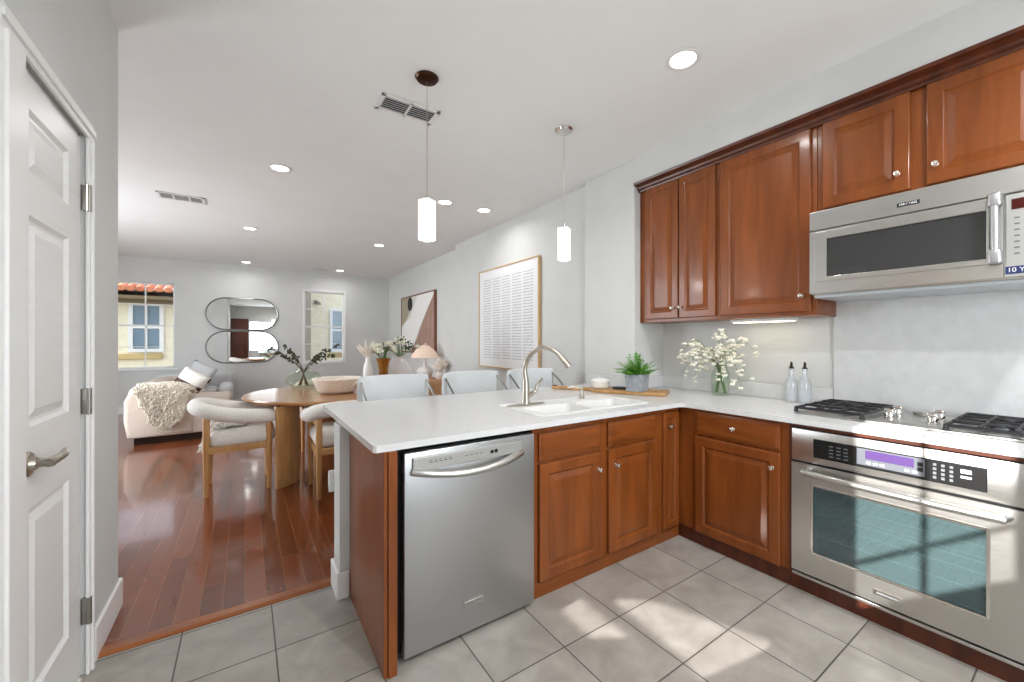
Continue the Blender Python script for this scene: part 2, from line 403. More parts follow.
# ------------------------------------------------------------------ room shell
CZ = 2.88
def wall_holes(bm, axis, p0, p1, a0, a1, z0, z1, holes):
    """slab from p0 to p1 on its thin axis, a0..a1 along, with rectangular holes (a, b, za, zb)"""
    def bx(aa, ab, za, zb):
        if ab-aa < 1e-4 or zb-za < 1e-4: return
        if axis == 'y': box(bm, aa, ab, p0, p1, za, zb)
        else: box(bm, p0, p1, aa, ab, za, zb)
    cur = a0
    for (a, b, za, zb) in sorted(holes):
        bx(cur, a, z0, z1); bx(a, b, z0, za); bx(a, b, zb, z1); cur = b
    bx(cur, a1, z0, z1)
b = nb(); box(b, -.75, 3.2, -1.8, 2.47, -.12, 0); struct('floor_kitchen', b, M['tile'])
b = nb(); box(b, -3.35, 3.1, 2.47, 10.45, -.12, 0); struct('floor_living', b, M['plank'])
b = nb(); prism(b, [(2.435, 0), (2.435, .004), (2.45, .012), (2.50, .012), (2.515, .001), (2.515, 0)], 'x', -.505, .40)
struct('trim_1', b, noisy('oak_threshold', '#84481f', '#9c5a2c', (3, 30, 30), rough=.3, coat=.3))
b = nb(); box(b, -3.35, 3.2, -1.8, 10.45, CZ, CZ+.12); struct('ceiling', b, M['ceiling'])
# back wall with its two windows
WL = (-1.95, -1.105, .82, 2.42); WR = (1.085, 1.90, .865, 2.445); YB = 10.3
b = nb(); wall_holes(b, 'y', YB, YB+.15, -3.35, 3.1, 0, CZ, [WL, WR]); struct('wall_back', b, M['wall'])
# dining and living wall on the picture's far side
b = nb(); box(b, 2.92, 3.1, 6.1, YB, 0, CZ); box(b, 2.79, 3.1, 2.95, 6.1, 0, CZ); struct('wall_dining', b, M['wall'])
# kitchen: block beside the wall cabinets, niche wall, soffit
b = nb(); box(b, 2.715, 3.2, 2.335, 2.955, 0, CZ, .012, 3); struct('wall_block', b, M['wall'])
b = nb(); box(b, 3.10, 3.2, -1.8, 2.335, 0, CZ); struct('wall_range', b, M['wall'])
b = nb(); box(b, 2.716, 3.10, -1.65, 2.34, 2.668, CZ); struct('wall_soffit', b, M['wall'])
# closet block with the white door
DY0, DY1, DZ = 1.765, 2.335, 2.135; XW = -.52
b = nb()
wall_holes(b, 'x', XW-.12, XW, 1.45, 2.85, 0, CZ, [(DY0-.02, DY1+.02, 0, DZ+.02)])
box(b, -3.35, XW-.12, 2.73, 2.85, 0, CZ)
struct('wall_closet', b, M['wall'])
b = nb(); wall_holes(b, 'x', -3.35, -3.2, 2.85, YB, 0, CZ, [(4.5, 7.9, .2, 2.3)]); struct('wall_living', b, M['wall'])
b = nb(); box(b, -3.34, -3.24, 4.5, 7.9, .2, 2.3); struct('fill_backing', b, M['white'])  # blank panel closing the added opening behind the side fill lamp
# kitchen side wall, its openings added to let the sun patches in
b = nb(); wall_holes(b, 'x', XW-.12, XW, -1.8, 1.45, 0, CZ, [(-.06, .52, .9, 1.93), (.66, 1.42, .06, 2.05)]); struct('wall_kitchen', b, M['wall'])
b = nb(); wall_holes(b, 'y', -1.8, -1.65, -.64, 3.2, 0, CZ, [(.15, 1.65, .9, 2.2)]); struct('wall_rear', b, M['wall'])
def window(name, x0, x1, z0, z1, y, casing=False, sill=True):
    """sliding sash window in a wall that faces -Y"""
    xm, zm = (x0+x1)/2, (z0+z1)/2
    b = nb(); f = .024
    box(b, x0, x0+f, y+.05, y+.11, z0, z1); box(b, x1-f, x1, y+.05, y+.11, z0, z1)
    box(b, x0, x1, y+.05, y+.11, z0, z0+f); box(b, x0, x1, y+.05, y+.11, z1-f, z1)
    box(b, x0, x1, y+.045, y+.105, zm-.015, zm+.015)
    box(b, xm-.009, xm+.009, y+.07, y+.095, z0, z1)
    for zz in ((z0+zm)/2, (z1+zm)/2): box(b, x0, x1, y+.072, y+.093, zz-.006, zz+.006)
    fr = struct(name, b, M['trim'])
    b = nb(); box(b, x0+f, x1-f, y+.080, y+.084, z0+f, z1-f); g = obj('window_glass', b, M['pane'], fr)
    if casing:
        b = nb(); cw = .04
        box(b, x0-cw, x0, y-.012, y, z0-cw, z1+cw); box(b, x1, x1+cw, y-.012, y, z0-cw, z1+cw)
        box(b, x0, x1, y-.012, y, z1, z1+cw); box(b, x0, x1, y-.012, y, z0-cw, z0); obj('casing', b, M['trim'], fr)
    if sill:
        b = nb(); box(b, x0-.05, x1+.05, y-.03, y+.05, z0-.035, z0, .006); obj('window_sill', b, M['trim'], fr)
    return fr
window('window_1', *WL, YB); window('window_2', *WR, YB, casing=True, sill=False)
b = nb()
for x0, x1 in ((.15, .65), (.65, 1.15), (1.15, 1.65)):
    for zz0, zz1 in ((.9, 1.33), (1.33, 1.77), (1.77, 2.2)):
        box(b, x0, x1, -1.67, -1.64, zz0, zz0+.02); box(b, x0, x0+.02, -1.67, -1.64, zz0, zz1)
box(b, .15, 1.65, -1.67, -1.64, 2.18, 2.2); box(b, 1.63, 1.65, -1.67, -1.64, .9, 2.2)
struct('added_window', b, M['trim'])  # grid of the made-up rear window, in front of its fill lamp
# baseboards
def baseboard(name, segs, h=.14):
    b = nb()
    for (x0, x1, y0, y1) in segs: box(b, x0, x1, y0, y1, 0, h, .006, 2)
    struct(name, b, M['trim'])
baseboard('baseboard_closet', [(XW, XW+.016, 2.41, 2.866), (-3.2, XW+.016, 2.85, 2.866)])
baseboard('baseboard_back', [(-3.2, 2.92, YB-.016, YB)])
baseboard('baseboard_dining', [(2.904, 2.92, 6.1, YB-.016), (2.774, 2.79, 2.92, 6.1)])

# door in the closet wall
DW_ = DY1-DY0
dr = struct('door_1', (lambda b: (box(b, XW-.12, XW-.02, DY0-.02, DY0, 0, DZ+.02), box(b, XW-.12, XW-.02, DY1, DY1+.02, 0, DZ+.02), box(b, XW-.12, XW-.02, DY0-.02, DY1+.02, DZ, DZ+.02), b)[-1])(nb()), M['trim'])
FX = lambda x0, s, y0, z0: (lambda u, v, n: (x0 + s*n, y0+u, z0+v))
b = nb(); t = nb()
pan = [(.10, .145), (.10, .145), (.10, .145)]
pz = [(.22, .80), (1.09, 1.72), (1.84, 2.03)]
# leaf built as one slab with three raised panels set into its face
xf = XW-.012
ys = [DY0+.003, DY0+.10, DY1-.13, DY1-.003]; zs = [.012, .24, .82, 1.07, 1.71, 1.83, 2.03, DZ-.004]
def quad(b, pts):
    vv = [b.verts.new(p) for p in pts]; b.faces.new(vv)
for i in range(3):
    for j in range(7):
        y0, y1, z0, z1 = ys[i], ys[i+1], zs[j], zs[j+1]
        if i == 1 and j in (1, 3, 5):
            Fp = FX(xf, 1, y0, z0)
            st = [(0, 0), (.012, -.011), (.022, -.011), (.05, -.002)]
            rs = [[b.verts.new(Fp(u, v, n)) for u, v in ((a, a), (y1-y0-a, a), (y1-y0-a, z1-z0-a), (a, z1-z0-a))] for a, n in st]
            for p, q in zip(rs, rs[1:]):
                for k in range(4): b.faces.new((p[k], p[(k+1) % 4], q[(k+1) % 4], q[k]))
            b.faces.new(rs[-1])
        else: quad(b, [(xf, y0, z0), (xf, y1, z0), (xf, y1, z1), (xf, y0, z1)])
bmesh.ops.remove_doubles(b, verts=b.verts, dist=.0005); bmesh.ops.recalc_face_normals(b, faces=b.faces)
for f in b.faces:
    if f.normal.x < 0: f.normal_flip()
box(b, xf-.035, xf-.012, ys[0], ys[-1], zs[0], zs[-1])
for (y0, y1, z0, z1) in ((ys[0], ys[0], zs[0], zs[-1]), (ys[-1], ys[-1], zs[0], zs[-1])): quad(b, [(xf, y0, z0), (xf, y0, z1), (xf-.013, y0, z1), (xf-.013, y0, z0)])
quad(b, [(xf, ys[0], zs[-1]), (xf, ys[-1], zs[-1]), (xf-.013, ys[-1], zs[-1]), (xf-.013, ys[0], zs[-1])])
leaf = obj('door_leaf', b, M['door'], dr)
for hz in (.255, 1.09, 1.90):
    b = nb(); box(b, XW-.013, XW+.0125, DY1+.004, DY1+.036, hz-.05, hz+.05, .002); cyl(b, (XW+.010, DY1+.008, hz-.052), .008, .104, seg=12)
    for k in (-.03, 0, .03): cyl(b, (XW+.010, DY1+.026, hz+k), .004, .003, 'x', 10)
    obj('hinge', b, M['hinge'], dr, True)
b = nb(); ly, lz = DY0+.075, .965
cyl(b, (xf, ly, lz), .037, .012, 'x', 28, bev=.004); cyl(b, (xf+.01, ly, lz), .022, .014, 'x', 24, r2=.018); cyl(b, (xf+.02, ly, lz), .013, .04, 'x', 16)
tube(b, smooth_path([(xf+.05, ly-.012, lz), (xf+.055, ly+.03, lz+.002), (xf+.057, ly+.08, lz+.004), (xf+.05, ly+.125, lz+.012)], 5), [.013]*6+[.012]*5+[.011, .01, .009, .008, .006][:5], 12)
obj('lever_handle', b, M['nickel'], dr, True)
b = nb(); cw = .085
def cas(b, y0, y1, z0, z1): box(b, XW, XW+.012, y0, y1, z0, z1, .003); box(b, XW+.008, XW+.020, y0+(.02 if y1-y0 < .2 else 0), y1-(.02 if y1-y0 < .2 else 0), z0 if y1-y0 < .2 else z0+.02, z1 if y1-y0 < .2 else z1-.02, .004)
cas(b, DY0-.15, DY0-.005, 0, DZ+.005); cas(b, DY1+.005, DY1+.062, 0, DZ+.005); cas(b, DY0-.15, DY1+.062, DZ+.005, DZ+.07)
obj('casing', b, M['trim'], dr)

# pony wall behind the base cabinets
b = nb(); box(b, .40, 2.715, 2.285, 2.44, 0, .888); struct('wall_pony', b, M['wall'])
baseboard('baseboard_pony', [(.384, .40, 2.27, 2.456), (.384, .445, 2.269, 2.285), (.384, 2.68, 2.44, 2.456)])
t = thing('outlet', 'white plug-in cover on the low wall under the counter end', 'outlet', (.40, 2.44, .56))
b = nb(); box(b, .375, .425, 2.457, 2.472, .50, .62, .006); obj('cover_plate', b, M['white'], t)
b = nb(); box(b, .378, .415, 2.470, 2.51, .515, .605, .012, 3); obj('plug', b, M['white'], t)

# ------------------------------------------------------------------ kitchen joinery
KH = [(0, 0), (.0115, 0), (.0115, .002), (.005, .004), (.0045, .012), (.011, .016), (.0135, .021), (.012, .026), (.006, .029), (0, .0295)]
def raised(bm, F, w, h, fr=.055, t=.02):
    rings_panel(bm, F, w, h, [(0, 0), (0, t-.004), (.003, t-.001), (.006, t), (fr, t), (fr+.003, t-.002), (fr+.010, t-.009), (fr+.014, t-.0095), (fr+.04, t-.002), (fr+.044, t-.001)])
def slabfront(bm, F, w, h, t=.02):
    rings_panel(bm, F, w, h, [(0, 0), (0, t-.007), (.005, t-.005), (.013, t-.004), (.018, t), (.024, t+.0005)])
def knob(parent, at, axis): 
    b = nb(); lathe(b, KH, at, 18, axis); return obj('knob', b, M['knob'], parent, True)
YF, CT, CTZ = 1.70, .892, .92        # face frame plane of the peninsula, counter underside and top
FNY = lambda x0, z0, y=YF: (lambda u, v, n: (x0+u, y-n, z0+v))
XFc = 2.425
FNX = lambda y0, z0, x=XFc: (lambda u, v, n: (x-n, y0+u, z0+v))
# panel at the end of the peninsula
b = nb(); box(b, .447, .462, 1.64, 2.283, 0, CT, .002); box(b, .462, .497, 1.63, 1.655, 0, CT, .002)
t = tag(obj('end_panel', b, M['wood']), 'cherry wood end panel closing the peninsula beside the dishwasher', 'cabinet panel')
# dishwasher
t = thing('dishwasher', 'stainless steel dishwasher under the peninsula counter with bar handle', 'dishwasher', (.86, 1.66, 0))
b = nb(); box(b, .515, 1.195, 1.705, 2.25, .03, .868); obj('tub', b, M['gap'], t)
b = nb(); box(b, .532, 1.188, 1.66, 1.70, .022, .868, .006, 3); dwd = obj('door', b, M['steelv'], t, True, 30)
b = nb(); box(b, .565, 1.100, 1.645, 1.661, .790, .846, .004); cp = obj('control_strip', b, M['panelgrey'], t)
b = nb()
for k in range(5): box(b, .635+k*.022, .650+k*.022, 1.6438, 1.646, .818, .822); box(b, .635+k*.022, .646+k*.022, 1.6438, 1.646, .826, .829)
obj('marking', b, M['mark'], cp); b = nb()
for k in range(4): box(b, .80+k*.024, .815+k*.024, 1.6438, 1.646, .820, .823)
obj('marking', b, M['mark'], cp)
b = nb(); box(b, .928, .945, 1.6435, 1.646, .812, .826); box(b, .95, .965, 1.6435, 1.646, .812, .828); obj('button', b, M['black'], cp)
hp = []
for k in range(15):
    s = k/14; hp.append((.566+s*.535, 1.652-.055*math.sin(PI*s)**.7 if 0 < s < 1 else 1.652, .790-.028*math.sin(PI*s)))
b = nb(); tube(b, hp, .019, 14, flat=.85); obj('handle', b, M['steel'], t, True)
b = nb(); box(b, .80, .90, 1.655, 1.661, .142, .164, .003); bd = obj('badge', b, M['chrome'], t)
b = nb(); box(b, .81, .89, 1.654, 1.6555, .151, .156); obj('lettering', b, M['mark'], bd)
# cabinets of the peninsula
t = thing('base_cabinet', 'cherry double-door sink base cabinet beside the dishwasher with two false drawers', 'cabinet', (1.7, YF, 0))
b = nb(); box(b, 1.200, 2.205, YF, 2.275, .09, .70, .002); box(b, 1.200, 2.205, YF, YF+.05, .70, CT-.002); box(b, 1.200, 2.205, 2.2, 2.275, .70, CT-.002); box(b, 1.2, 1.24, YF+.05, 2.2, .70, CT-.002); box(b, 2.19, 2.205, YF+.05, 2.2, .70, CT-.002); obj('body', b, M['wood'], t)
b = nb(); box(b, 1.200, 2.205, YF+.006, 2.2, 0, .09); obj('plinth', b, M['woodh'], t)
for (x0, x1, kx) in ((1.237, 1.676, 1.652), (1.737, 2.172, 1.795)):
    b = nb(); slabfront(b, FNY(x0, .712), x1-x0, .142); obj('drawer_front', b, M['woodh'], t)
    b = nb(); raised(b, FNY(x0, .088), x1-x0, .607); d = obj('door', b, M['wood'], t); knob(d, (kx, YF-.02, .60), '-y')
t = thing('base_cabinet', 'slim cherry base cabinet in the inner corner with one knob near its top', 'cabinet', (2.32, YF, 0))
b = nb(); box(b, 2.207, XFc, YF, 2.275, .09, CT-.002, .002); obj('body', b, M['wood'], t)
b = nb(); box(b, 2.207, XFc+.01, YF+.006, 2.2, 0, .09); obj('plinth', b, M['woodh'], t)
b = nb(); raised(b, FNY(2.243, .09), .165, .768, fr=.04); d = obj('door', b, M['wood'], t); knob(d, (2.30, YF-.02, .765), '-y')
# cabinets under the range wall
t = thing('base_cabinet', 'cherry base cabinet with one drawer and one door next to the oven', 'cabinet', (XFc, 1.3, 0))
b = nb(); box(b, XFc, 3.08, 1.005, YF-.001, .09, CT-.002, .002); obj('body', b, M['wood'], t)
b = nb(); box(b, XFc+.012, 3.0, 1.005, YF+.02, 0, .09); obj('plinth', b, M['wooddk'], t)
b = nb(); slabfront(b, FNX(1.05, .728), .515, .143); d = obj('drawer', b, M['woodh'], t); knob(d, (XFc-.02, 1.31, .80), '-x')
b = nb(); raised(b, FNX(1.05, .09), .515, .62); d = obj('door', b, M['wood'], t); knob(d, (XFc-.02, 1.088, .625), '-x')
t = thing('oven_cabinet', 'cherry cabinet frame and dark plinth around the wall oven', 'cabinet', (XFc, .55, 0))
b = nb(); box(b, XFc-.01, 3.08, .985, 1.003, .09, CT-.002); box(b, XFc, 3.08, -.55, .12, .09, CT-.002)
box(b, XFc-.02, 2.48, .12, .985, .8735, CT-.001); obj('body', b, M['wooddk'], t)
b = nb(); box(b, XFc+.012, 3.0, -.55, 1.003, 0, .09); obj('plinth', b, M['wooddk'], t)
# wall oven
XO = 2.395
OY0, OY1 = .17, .985
t = thing('built_in_oven', 'built-in stainless steel oven with purple display and long bar handle', 'oven', (XO, .55, .1))
b = nb(); box(b, XO, XO+.06, OY0, OY1, .70, .868, .005); pn = obj('control_panel', b, M['steel'], t, True, 30)
b = nb(); box(b, XO-.004, XO+.002, .283, .883, .732, .828, .006); dp = obj('display_panel', b, M['black'], t)
b = nb(); box(b, XO-.006, XO-.003, .463, .701, .745, .822, .002); obj('screen_surround', b, M['silverpanel'], dp)
b = nb(); box(b, XO-.008, XO-.005, .497, .667, .777, .817, .001); obj('screen', b, M['lcd'], dp)
b = nb()
for k in range(3):
    for r in range(4): box(b, XO-.006, XO-.003, .735+k*.030, .752+k*.030, .750+r*.017, .754+r*.017)
obj('marking', b, M['mark'], dp)
for k in range(3):
    for r in range(4): b = nb(); box(b, XO-.006, XO-.003, .377+k*.025, .388+k*.025, .748+r*.018, .759+r*.018, .001); obj('keypad_button', b, M['mark'], dp)
for z0, z1 in ((.792, .808), (.772, .781)): b = nb(); box(b, XO-.006, XO-.003, .325, .356, z0, z1, .001); obj('start_button', b, M['markw'], dp)
for y in (.655, .630, .605, .52, .495): b = nb(); box(b, XO-.0075, XO-.005, y-.008, y+.008, .755, .764, .001); obj('menu_button', b, M['markw'], dp)
for z in (.775, .797): b = nb(); box(b, XO-.008, XO-.005, .468, .486, z-.009, z+.009, .001); obj('arrow_button', b, M['black'], dp)
# door: frame with a window hole
GY0, GY1, GZ0, GZ1 = .287, .884, .243, .582
b = nb()
box(b, XO, XO+.04, OY0, GY0, .118, .689); box(b, XO, XO+.04, GY1, OY1, .118, .689); box(b, XO, XO+.04, GY0, GY1, .118, GZ0); box(b, XO, XO+.04, GY0, GY1, GZ1, .689)
od = obj('door', b, M['steel'], t)
b = nb(); box(b, XO+.008, XO+.013, GY0, GY1, GZ0, GZ1); gw = obj('door_window', b, M['ovenglass'], od)
b = nb()
for (y0, y1, z0, z1) in ((GY0-.012, GY0, GZ0-.012, GZ1+.012), (GY1, GY1+.012, GZ0-.012, GZ1+.012), (GY0, GY1, GZ0-.012, GZ0), (GY0, GY1, GZ1, GZ1+.012)): box(b, XO-.003, XO+.002, y0, y1, z0, z1, .0015)
obj('window_trim', b, M['chrome'], od)
hp = [(XO-.002, .918, .655)] + [(XO-.050-.014*math.sin(PI*k/12), .910-k*(.910-.240)/12, .655) for k in range(13)] + [(XO-.002, .232, .655)]
b = nb(); tube(b, hp, .017, 12); obj('handle', b, M['steel'], od, True)
b = nb(); box(b, XO-.004, XO+.001, .537, .640, .155, .183, .003); bd = obj('badge', b, M['chrome'], od)
b = nb(); box(b, XO-.0055, XO-.0035, .548, .627, .166, .172); obj('lettering', b, M['mark'], bd)
b = nb(); box(b, XO+.004, XO+.05, OY0, OY1, .690, .700); obj('seam', b, M['gap'], t); b = nb(); box(b, XO+.015, XO+.05, OY0, OY1, .106, .119); obj('seam', b, M['gap'], t)
b = nb(); box(b, XO+.002, XO+.04, OY0, OY1, .092, .108, .003); obj('vent_trim', b, M['steel'], t)
b = nb(); x1 = XO+.46
box(b, x1, x1+.01, GY0-.02, GY1+.02, GZ0-.03, GZ1+.03); box(b, XO+.041, x1, GY0-.03, GY0-.02, GZ0-.03, GZ1+.03); box(b, XO+.041, x1, GY1+.02, GY1+.03, GZ0-.03, GZ1+.03)
box(b, XO+.041, x1, GY0-.03, GY1+.03, GZ0-.04, GZ0-.03); box(b, XO+.041, x1, GY0-.03, GY1+.03, GZ1+.03, GZ1+.04); obj('cavity', b, M['cavity'], t)
for z in (.31, .43):
    b = nb()
    for k in range(16): tube(b, [(XO+.06, GY0+.01+k*.041, z), (x1-.01, GY0+.01+k*.041, z)], .002, 6)
    for x in (XO+.06, XO+.25, x1-.01): tube(b, [(x, GY0-.01, z), (x, GY1+.01, z)], .003, 6)
    obj('rack', b, M['rackglow'], t)
# continuous worktop
SX0, SX1, SY0, SY1 = 1.36, 2.16, 1.79, 2.075
XC = 2.385
b = nb()
bk = 2.92
CRV = .05
for (x0, x1, y0, y1) in ((.41, SX0, 1.645, bk), (SX1, 2.685, 1.645, bk), (SX0, SX1, 1.645, SY0), (SX0, SX1, SY1, bk)): pass
def slab_poly(b, outer, holes, z0, z1):
    t = nb()
    def loop(pts, z): return [t.verts.new((p[0], p[1], z)) for p in pts]
    for z in (z0, z1):
        es = []
        for L in [outer] + holes:
            vs_ = loop(L, z)
            for i in range(len(vs_)): es.append(t.edges.new((vs_[i], vs_[(i+1) % len(vs_)])))
        bmesh.ops.triangle_fill(t, use_beauty=True, use_dissolve=True, edges=es)
    t.verts.ensure_lookup_table()
    for L in [outer] + holes:
        n = len(L)
        lo = [next(v for v in t.verts if abs(v.co.x-p[0]) < 1e-5 and abs(v.co.y-p[1]) < 1e-5 and abs(v.co.z-z0) < 1e-5) for p in L]
        hi = [next(v for v in t.verts if abs(v.co.x-p[0]) < 1e-5 and abs(v.co.y-p[1]) < 1e-5 and abs(v.co.z-z1) < 1e-5) for p in L]
        for i in range(n): t.faces.new((lo[i], lo[(i+1) % n], hi[(i+1) % n], hi[i]))
    bmesh.ops.recalc_face_normals(t, faces=t.faces)
    merge(b, t)
def rrect(x0, x1, y0, y1, r, n=5):
    out = []
    for cx_, cy_, a in ((x1-r, y0+r, -90), (x1-r, y1-r, 0), (x0+r, y1-r, 90), (x0+r, y0+r, 180)):
        for k in range(n+1): q = math.radians(a+90*k/n); out.append((cx_+r*math.cos(q), cy_+r*math.sin(q)))
    return out
inner = [(XC-CRV+CRV*math.sin(a), 1.645-CRV+CRV*math.cos(a)) for a in [math.radians(90*k/5) for k in range(6)]]
outer = [(.41, 1.655), (.42, 1.645)] + inner + [(XC, -.55), (3.098, -.55), (3.098, 2.333), (2.712, 2.333), (2.712, bk), (.42, bk), (.41, bk-.01)]
h1 = rrect(SX0, 1.745, SY0, SY1, .05); h2 = rrect(1.775, SX1, SY0, SY1, .05)
slab_poly(b, outer, [h1, h2], CT, CTZ)
ct = tag(obj('countertop', b, M['counter']), 'white quartz countertop running over the peninsula and along the range wall', 'countertop')
# raised-rim sink set into the worktop
t = thing('sink', 'white two-bowl sink set into the peninsula counter', 'sink', (1.76, 1.93, CTZ))
b = nb(); slab_poly(b, rrect(1.30, 2.22, 1.755, 2.255, .06), [rrect(SX0+.01, 1.74, SY0+.01, SY1-.01, .05), rrect(1.78, SX1-.01, SY0+.01, SY1-.01, .05)], CTZ+.0005, CTZ+.003)
obj('rim', b, M['ceramic'], t)
for x0, x1 in ((SX0+.006, 1.741), (1.779, SX1-.006)):
    b = nb(); L0 = rrect(x0, x1, SY0+.006, SY1-.006, .05); L1 = rrect(x0+.015, x1-.015, SY0+.02, SY1-.02, .04)
    va = [b.verts.new((p[0], p[1], CTZ+.001)) for p in L0]; vb = [b.verts.new((p[0], p[1], CTZ-.12)) for p in L1]
    for i in range(len(va)): b.faces.new((va[i], va[(i+1) % len(va)], vb[(i+1) % len(va)], vb[i]))
    b.faces.new(vb); obj('bowl', b, M['ceramic'], t)
# tall faucet
t = thing('faucet', 'brushed nickel arched faucet standing behind the sink', 'faucet', (1.462, 2.137, CTZ))
fx, fy, fz = 1.462, 2.137, CTZ+.007
b = nb(); lathe(b, [(0, 0), (1, 0), (1, .5), (.9, 1), (0, 1)], (0, 0, 0), 32); bmesh.ops.transform(b, matrix=Matrix.Translation((fx+.002, fy, fz)) @ Matrix.Diagonal((.145, .032, .006, 1)), verts=b.verts)
obj('deck_plate', b, M['nickel'], t, True)
b = nb(); lathe(b, [(0, 0), (.027, 0), (.026, .01), (.023, .06), (.021, .12), (.018, .16), (0, .165)], (fx, fy, fz+.005), 24)
dx, dy = .72, -.69
pth = smooth_path([(fx, fy, fz+.15), (fx-.005, fy+.005, fz+.23), (fx+.03*dx, fy+.03*dy, fz+.315), (fx+.11*dx, fy+.11*dy, fz+.362), (fx+.19*dx, fy+.19*dy, fz+.335), (fx+.245*dx, fy+.245*dy, fz+.275)], 6)
tube(b, pth, [.0175-.0045*i/len(pth) for i in range(len(pth))], 14); obj('spout', b, M['nickel'], t, True)
b = nb(); e = Vector((fx+.245*dx, fy+.245*dy, fz+.275)); d = Vector((dx*.55, dy*.55, -.65)).normalized()
tube(b, [e-d*.045, e-d*.03, e+d*.03, e+d*.045], [.0135, .0165, .0205, .019], 16); obj('spray_head', b, M['nickel'], t, True)
b = nb(); tube(b, smooth_path([(fx+.012, fy-.004, fz+.05), (fx+.05, fy-.03, fz+.085), (fx+.065, fy-.03, fz+.12), (fx+.095, fy-.05, fz+.165)], 5), [.014]*6+[.010]*5+[.008]*5, 12); obj('lever', b, M['nickel'], t, True)
t = thing('soap_dispenser', 'short nickel soap pump beside the arched faucet', 'soap dispenser', (1.96, 2.165, CTZ))
b = nb(); lathe(b, [(0, 0), (.022, 0), (.022, .006), (.014, .012), (.014, .05), (.012, .055), (0, .056)], (1.96, 2.165, CTZ+.008), 20); obj('pump_body', b, M['nickel'], t, True)
b = nb(); tube(b, smooth_path([(1.96, 2.165, CTZ+.06), (1.955, 2.163, CTZ+.078), (1.915, 2.185, CTZ+.085), (1.87, 2.21, CTZ+.08)], 4), [.012]*4+[.010]*4+[.008]*5, 12); obj('nozzle', b, M['nickel'], t, True)
# splash: low strip on the block and the niche, tall slab behind the range
b = nb(); box(b, 2.694, 2.713, 2.315, bk, CTZ+.001, 1.025, .002); box(b, 2.694, 3.08, 2.315, 2.333, CTZ+.001, 1.025, .002); box(b, 3.08, 3.098, 1.025, 2.333, CTZ+.001, 1.025, .002)
tag(obj('backsplash_strip', b, M['counter']), 'low white quartz strip along the wall behind the counter', 'backsplash')
b = nb(); box(b, 3.078, 3.098, -.55, 1.022, CTZ+.001, 1.60, .002); tag(obj('backsplash_slab', b, M['splash']), 'tall pale grey backsplash slab behind the gas cooktop', 'backsplash')
# ------------------------------------------------------------------ wall cabinets
XU = 2.79; UZ0, UZ1 = 1.485, 2.617
FUX = lambda y0, z0: FNX(y0, z0, XU)
t = thing('wall_cabinet', 'cherry two-door wall cabinet at the corner end of the row', 'cabinet', (XU, 1.95, UZ0), 'cherry wall cabinets')
b = nb(); box(b, XU, 3.098, 1.628, 2.333, UZ0, UZ1, .002); obj('body', b, M['wood'], t)
for y0, y1, ky in ((1.951, 2.262, 1.995), (1.643, 1.940, 1.925)):
    b = nb(); raised(b, FUX(y0, 1.51), y1-y0, 1.095, fr=.05); d = obj('door', b, M['wood'], t); knob(d, (XU-.02, ky, 1.592), '-x')
t = thing('wall_cabinet', 'tall cherry single-door wall cabinet between the corner pair and the microwave', 'cabinet', (XU, 1.3, UZ0), 'cherry wall cabinets')
b = nb(); box(b, XU, 3.098, 1.008, 1.626, UZ0, UZ1, .002); obj('body', b, M['wood'], t)
b = nb(); raised(b, FUX(1.037, 1.51), .565, 1.095, fr=.058); d = obj('door', b, M['wood'], t); knob(d, (XU-.02, 1.085, 1.605), '-x')
t = thing('wall_cabinet', 'short cherry wall cabinet with two doors above the microwave', 'cabinet', (XU, .5, 2.08), 'cherry wall cabinets')
b = nb(); box(b, XU, 3.098, .07, 1.006, 2.08, UZ1, .002); obj('body', b, M['wood'], t)
for y0, y1, ky in ((.592, .977, .640), (.128, .532, .497)):
    b = nb(); raised(b, FUX(y0, 2.104), y1-y0, .501, fr=.06); d = obj('door', b, M['wood'], t); knob(d, (XU-.02, ky, 2.195), '-x')
prof = [(XU+.30, 2.618), (XU-.001, 2.618), (XU-.001, 2.600), (XU-.024, 2.600), (XU-.027, 2.612), (XU-.042, 2.622), (XU-.047, 2.634), (XU-.066, 2.643), (XU-.088, 2.650), (XU-.094, 2.6665), (XU+.30, 2.6665)]
b = nb(); prism(b, prof, 'y', .05, 2.33)
tag(obj('crown_molding', b, M['wooddk']), 'dark cherry crown molding along the top of the wall cabinets', 'molding')
t = thing('under_cabinet_light', 'slim lit strip light under the tall wall cabinet', 'light', (2.96, 1.4, UZ0))
b = nb(); box(b, 2.90, 2.975, 1.18, 1.60, UZ0-.022, UZ0-.001, .003); hs = obj('housing', b, M['white'], t)
b = nb(); box(b, 2.905, 2.97, 1.20, 1.58, UZ0-.026, UZ0-.021); obj('lens', b, mat('strip_lens', '#fff4d8', .5, emit='#ffeecb', estr=5), t)
# ------------------------------------------------------------------ microwave
XM = 2.65
t = thing('microwave', 'stainless over-range microwave with dark window and white-marked keypad', 'microwave', (XM, .55, 1.6))
b = nb(); box(b, XM+.02, 3.09, .10, .993, 1.592, 2.062, .003); obj('body', b, M['steel'], t)
b = nb(); box(b, XM-.002, XM+.022, .10, .996, 1.955, 2.062, .004); vg = obj('top_grille', b, M['steel'], t)
b = nb(); MY0, MY1, MZ0, MZ1 = .316, .913, 1.688, 1.898
box(b, XM, XM+.022, .268, MY0, 1.60, 1.950); box(b, XM, XM+.022, MY1, .996, 1.60, 1.950); box(b, XM, XM+.022, MY0, MY1, 1.60, MZ0); box(b, XM, XM+.022, MY0, MY1, MZ1, 1.950)
md = obj('door', b, M['steel'], t)
b = nb()
for (y0, y1, z0, z1) in ((.30, .316, 1.662, 1.942), (.913, .97, 1.662, 1.942), (.316, .913, 1.662, 1.688), (.316, .913, 1.898, 1.942)): box(b, XM-.004, XM+.001, y0, y1, z0, z1, .002)
